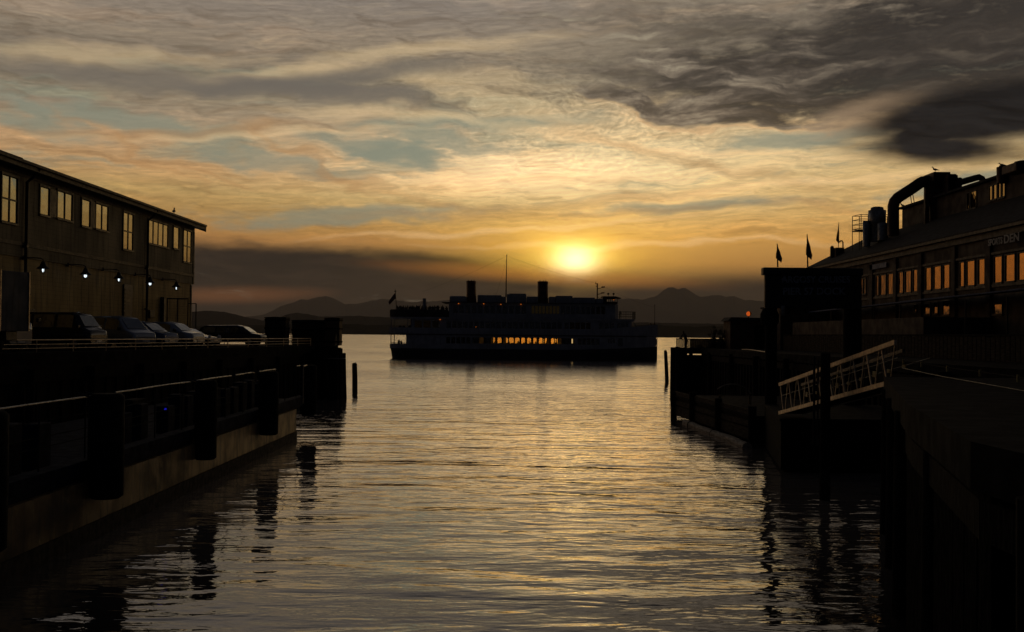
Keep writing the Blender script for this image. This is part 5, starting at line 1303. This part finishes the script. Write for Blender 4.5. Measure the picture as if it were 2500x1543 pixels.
q_ = MB(); q_.tube([(c.x, 94.5, zt + .2), (c.x, 94.5, c.z - .15)], .045, 6); q_.build('stalk', MT['dark'], lo_t)
q_ = MB(); q_.lathe((c.x, 94.5, c.z - .2), [(.04, 0), (.13, .05), (.19, .13), (.2, .2), (.19, .27), (.13, .35), (.04, .40)], 14); q_.build('globe', MT['orb'], lo_t)
q_ = MB(); q_.lathe((c.x + .045, 94.5 + .015, c.z - .22), [(.05, 0), (.15, .06), (.205, .14), (.215, .22), (.205, .30), (.14, .38), (.05, .43)], 14)  # dark half shell added as the painted shaded side of the globe
vv = [v for v in q_.v]; q_.f = [f for f in q_.f if all(vv[i][0] > c.x + .03 for i in f)]; q_.sm = [True] * len(q_.f); q_.build('globe_dark_side', MT['dark'], lo_t)
fn = empty('fence', (16.5, 97.2, 4), 'low dark slatted fence along the end of the right pier below the potted shrubs', 'fence')
xa = at(1651, 830, 97).x; xb = at(1783, 830, 97).x; zt = at(1700, 827, 97).z; q_ = MB(); x = xa
while x < xb:
    w_ = .10 if x < xa + 1.1 else .20; q_.box(x, x + (.07 if x < xa + 1.1 else .19), 97, 97.05, 3.98, zt - .06); x += w_
q_.build('slats', MT['plank'], fn); q_ = MB(); q_.box(xa - .03, xb, 96.95, 97.1, zt - .06, zt + .02); q_.build('top_rail', MT['timber'], fn)
def shrub(px, Y, top, w_, label, seed):
    rnd = random.Random(seed); c = at(px, 830, Y); t = empty('potted_shrub', (c.x, Y, 4), label, 'plant')
    q_ = MB(); q_.lathe((c.x, Y, 4), [(.20, 0), (.28, .42), (.31, .45), (.31, .52), (.26, .50)], 14); q_.build('pot', MT['dark'], t)
    q_ = MB(); zt_ = at(px, top, Y).z
    for k in range(6):
        a = rnd.uniform(0, 6.28); q_.tube([(c.x, Y, 4.45), (c.x + .08 * math.cos(a), Y + .08 * math.sin(a), 4.9), (c.x + w_ * .5 * math.cos(a), Y + w_ * .5 * math.sin(a), zt_ - .35)], [.03, .02, .008], 5)
    q_.build('stem', MT['timber'], t)
    q_ = MB(); cl = [(rnd.gauss(0, w_ * .30), rnd.gauss(0, w_ * .3), rnd.uniform(4.75, zt_ - .14)) for _ in range(11)]
    for k in range(700):
        o_ = rnd.choice(cl); d = Vector((rnd.gauss(0, 1), rnd.gauss(0, 1), rnd.gauss(0, .8))).normalized() * rnd.uniform(.02, .2)
        p_ = Vector((c.x + o_[0], Y + o_[1], o_[2])) + d; u_ = Vector((rnd.gauss(0, 1), rnd.gauss(0, 1), rnd.gauss(0, 1))).normalized() * .055; v_ = u_.orthogonal().normalized() * .025
        q_.add([p_ - u_, p_ + v_, p_ + u_, p_ - v_], [(0, 1, 2, 3)])
    q_.build('foliage', MT['leaf'], t)
shrub(1743.5, 96.2, 793, .62, 'taller leafy potted shrub on the left of the pair by the brown shed', 1)
shrub(1763, 96.4, 796, .55, 'wider leafy potted shrub on the right of the pair by the brown shed', 2)
c = at(1673, 830, 97.8); person(c.x + .05, 97.75, 4.0 - .22, R(200), 'rail', 'person in dark clothes leaning on the fence at the end of the right pier')
q_ = MB(); q_.tube([at(1812, 853, 88), at(1835, 854, 82), at(1872, 860, 74)], .035, 6); tag(q_.build('deck_pipe', MT['alu']), 'thin pale pipe running along the pier edge in front of the brown shed', 'pipe')

# ---------------- float with log boom
ft_ = empty('timber_float', (13, 58, 0), 'low timber float moored inside the right pier with a plank side and flat deck', 'float')
q_ = MB(); q_.prism([(10.05, 67), (11.15, 50), (16.9, 50), (16.5, 67)], 2, .2, 1.30); q_.build('hull', MT['timber'], ft_)
q_ = MB(); q_.prism([(9.95, 67.1), (11.05, 49.9), (16.9, 49.9), (16.5, 67.1)], 2, 1.301, 1.42); q_.build('deck', MT['deck'], ft_)
for z0, z1 in ((.28, .78), (.86, 1.12), (1.42, 1.66)):
    for (fa, fb) in ((0, .28), (.30, .62), (.64, .98)):
        q_ = MB(); A = Vector((10.02 + 1.1 * fa, 67 - 17 * fa, 0)); B = Vector((10.02 + 1.1 * fb, 67 - 17 * fb, 0)); q_.bar((A.x, A.y, (z0 + z1) / 2), (B.x, B.y, (z0 + z1) / 2), .10, z1 - z0); q_.build('side_plank', MT['plank'], ft_)
for f in (0, .29, .63, .99):
    q_ = MB(); x = 9.92 + 1.1 * f; y = 67 - 17 * f; q_.tube([(x, y, -.8), (x, y, 1.85 if f > 0 else 1.62)], .19, 10); q_.build('post', MT['timber'], ft_)
lb = empty('boom_log', (10.3, 58, 0), 'pale floating log tied along the waterline of the timber float', 'log')
A = atZ(1690, 1032, .06) - Vector((.42, 0, 0)); B = atZ(1849, 1092, .06) - Vector((.40, 0, 0))
q_ = MB(); n = 14; q_.tube([A + (B - A) * (i / n) + Vector((.05 * math.sin(i * .8), 0, .015 * math.sin(i * 1.3))) for i in range(n + 1)], [.18 + .05 * i / n + random.uniform(-.008, .008) for i in range(n + 1)], 14); q_.build('trunk', MT['log'], lb)
for f in (.12, .52):
    c = A + (B - A) * f; q_ = MB(); d = (B - A).normalized(); r_ = .205 + .03 * f
    q_.tube([c + Vector((0, 0, 0)) + (d.orthogonal().normalized() * math.cos(a * .5236) + d.cross(d.orthogonal().normalized()) * math.sin(a * .5236)) * r_ for a in range(13)], .025, 6, False)
    q_.tube([c + Vector((.05, 0, r_)), c + Vector((.35, .6, .9))], .02, 5); q_.build('rope', MT['rubber'], lb)
# slatted bench on the float
c = at(1792, 960, 59); bn_ = empty('slatted_bench', (c.x, 59, 1.42), 'curved back slatted bench standing on the timber float', 'bench')
q_ = MB()
for k in range(9): q_.box(c.x - .2 + k * .11, c.x - .15 + k * .11, 58.95, 59.0, 1.9, 2.5 - .012 * (k - 4) ** 2)
q_.build('backrest', MT['plank'], bn_)
q_ = MB(); q_.tube([(c.x - .9 + i * .18, 59, 1.95 + .52 * math.sin(math.pi * min(1, (i + 1) / 11)) ** .6) for i in range(11)], .03, 6); q_.build('top_rail', MT['alu'], bn_)
q_ = MB()
for k in range(4): q_.box(c.x - .85, c.x + .85, 58.5 + k * .11, 58.58 + k * .11, 1.86, 1.89)
q_.build('seat', MT['plank'], bn_)
for x in (-.8, .8):
    for y in (58.55, 58.95): q_ = MB(); q_.bar((c.x + x, y, 1.42), (c.x + x, y, 1.87), .06); q_.build('leg', MT['dark'], bn_)

# ---------------- gangway
gw = empty('gangway', (10.7, 35.5, 1.6), 'aluminium truss gangway sloping from the right pier down to the float', 'gangway')
def G_(f, X=10.2):
    """points of the truss plane: f 0 at the low end, 1 at the high end -> (bottom, top)"""
    Yl, Yh = 41.8, 29.2; Y = Yl + (Yh - Yl) * f
    bl = atX(1903, 1012, 10.2).z; tl_ = atX(1903, 935, 10.2).z; bh = atX(2176, 935, 10.2).z; th = atX(2184, 830, 10.2).z
    return Vector((X, Y, bl + (bh - bl) * f + .06)), Vector((X, Y, tl_ + (th - tl_) * f - .06))
for X in (10.2, 11.05):
    mg = MT['alu'] if X < 11 else MT['dark']  # far truss in black: its shadow is put into the material
    for k, w_ in ((1, .13), (0, .13)):
        q_ = MB(); q_.bar(G_(0, X)[k], G_(1 if X < 11 else .86, X)[k], .07, w_ if X < 11 else .10); q_.build('top_chord' if k else 'bottom_chord', mg, gw)
    nv = 10; q_ = MB()
    for i in range(nv if X < 11 else nv - 2):
        f0 = i / nv; fm = (i + .5) / nv; f1 = (i + 1) / nv
        q_.bar(G_(f0 + .012, X)[1], G_(fm, X)[0], .03, .045); q_.bar(G_(fm + .02, X)[0], G_(f1 - .0, X)[1], .022, .03)
    q_.build('diagonal_brace', mg, gw)
    q_ = MB(); h0 = G_(0, X)[0] * .4 + G_(0, X)[1] * .6; h1 = G_(1, X)[0] * .4 + G_(1, X)[1] * .6
    q_.tube([h0 + Vector((.08, 0, 0)), h1 + Vector((.08, 0, 0))], .018, 6); q_.build('handrail', MT['dark'], gw)
q_ = MB(); b0 = G_(0)[0]; b1 = G_(1)[0]
for i in range(60):
    p_ = b0 + (b1 - b0) * (i / 60); q_.box(10.26, 10.99, p_.y - .09, p_.y + .09, p_.z - .02, p_.z + .015)
q_.build('tread', MT['deck'], gw)
for i in range(9):
    p_ = G_(.08 + i * .1, 10.98)[0] * .45 + G_(.08 + i * .1, 10.98)[1] * .55
    q_ = MB(); q_.box(10.96, 10.99, p_.y - .12, p_.y + .12, p_.z - .06, p_.z + (.04 if i % 3 else .12)); q_.build('marker_plate', MT['yellowb'], gw)
# landing stage under the low end
ls = empty('landing_stage', (11, 43, 0), 'small dark landing stage at the foot of the gangway', 'float')
q_ = MB(); q_.prism([(11.45, 49.5), (10.0, 40.7), (16.5, 40.7), (16.5, 49.5)], 2, .1, 1.9); q_.build('hull', MT['timber'], ls)
q_ = MB(); q_.prism([(11.40, 49.6), (9.93, 40.6), (16.5, 40.6), (16.5, 49.6)], 2, 1.901, 2.0); q_.build('deck', MT['deck'], ls)
# rail along the near pier edge
pts = [(10.35, 29.1), (9.0, 23.0), (7.85, 16.9), (6.9, 12.5), (6.4, 8)]
nr = empty('edge_railing', (9, 23, 4), 'low dim railing along the near edge of the right pier beside the gangway head', 'railing')
for z in (4.42, 4.22):
    q_ = MB(); q_.tube([(x, y, z) for x, y in pts], .011, 6); q_.build('rail', MT['timber'] if z > 4.3 else MT['dark'], nr)
for px in (2206, 2250, 2313, 2393, 2486):
    t_ = (px - 1250) / F
    for (xa, ya), (xb, yb_) in zip(pts, pts[1:]):
        d_ = (xb - xa) - t_ * (yb_ - ya)
        if abs(d_) < 1e-6: continue
        u_ = (t_ * ya - xa) / d_
        if 0 <= u_ <= 1:
            x = xa + (xb - xa) * u_; y = ya + (yb_ - ya) * u_; q_ = MB(); q_.bar((x, y, 4.34), (x, y, 4.46), .035); q_.build('post', MT['yellowb'], nr); break
# ------------------------------------------------------------------ haze
hz = MB(); hz.box(-26000, 26000, -400, 31500, -1.0, 1280)
ho = hz.build('haze', bpy.data.materials.new('dusk_haze')); tag(ho, kind='stuff')
hm = ho.data.materials[0]; hm.use_nodes = True; hm.node_tree.nodes.clear()
pv = hm.node_tree.nodes.new('ShaderNodeVolumePrincipled'); oo = hm.node_tree.nodes.new('ShaderNodeOutputMaterial')
pv.inputs['Color'].default_value = (0.82, 0.80, 0.80, 1); pv.inputs['Density'].default_value = 0.000025; pv.inputs['Anisotropy'].default_value = 0.45
hm.node_tree.links.new(pv.outputs[0], oo.inputs['Volume'])
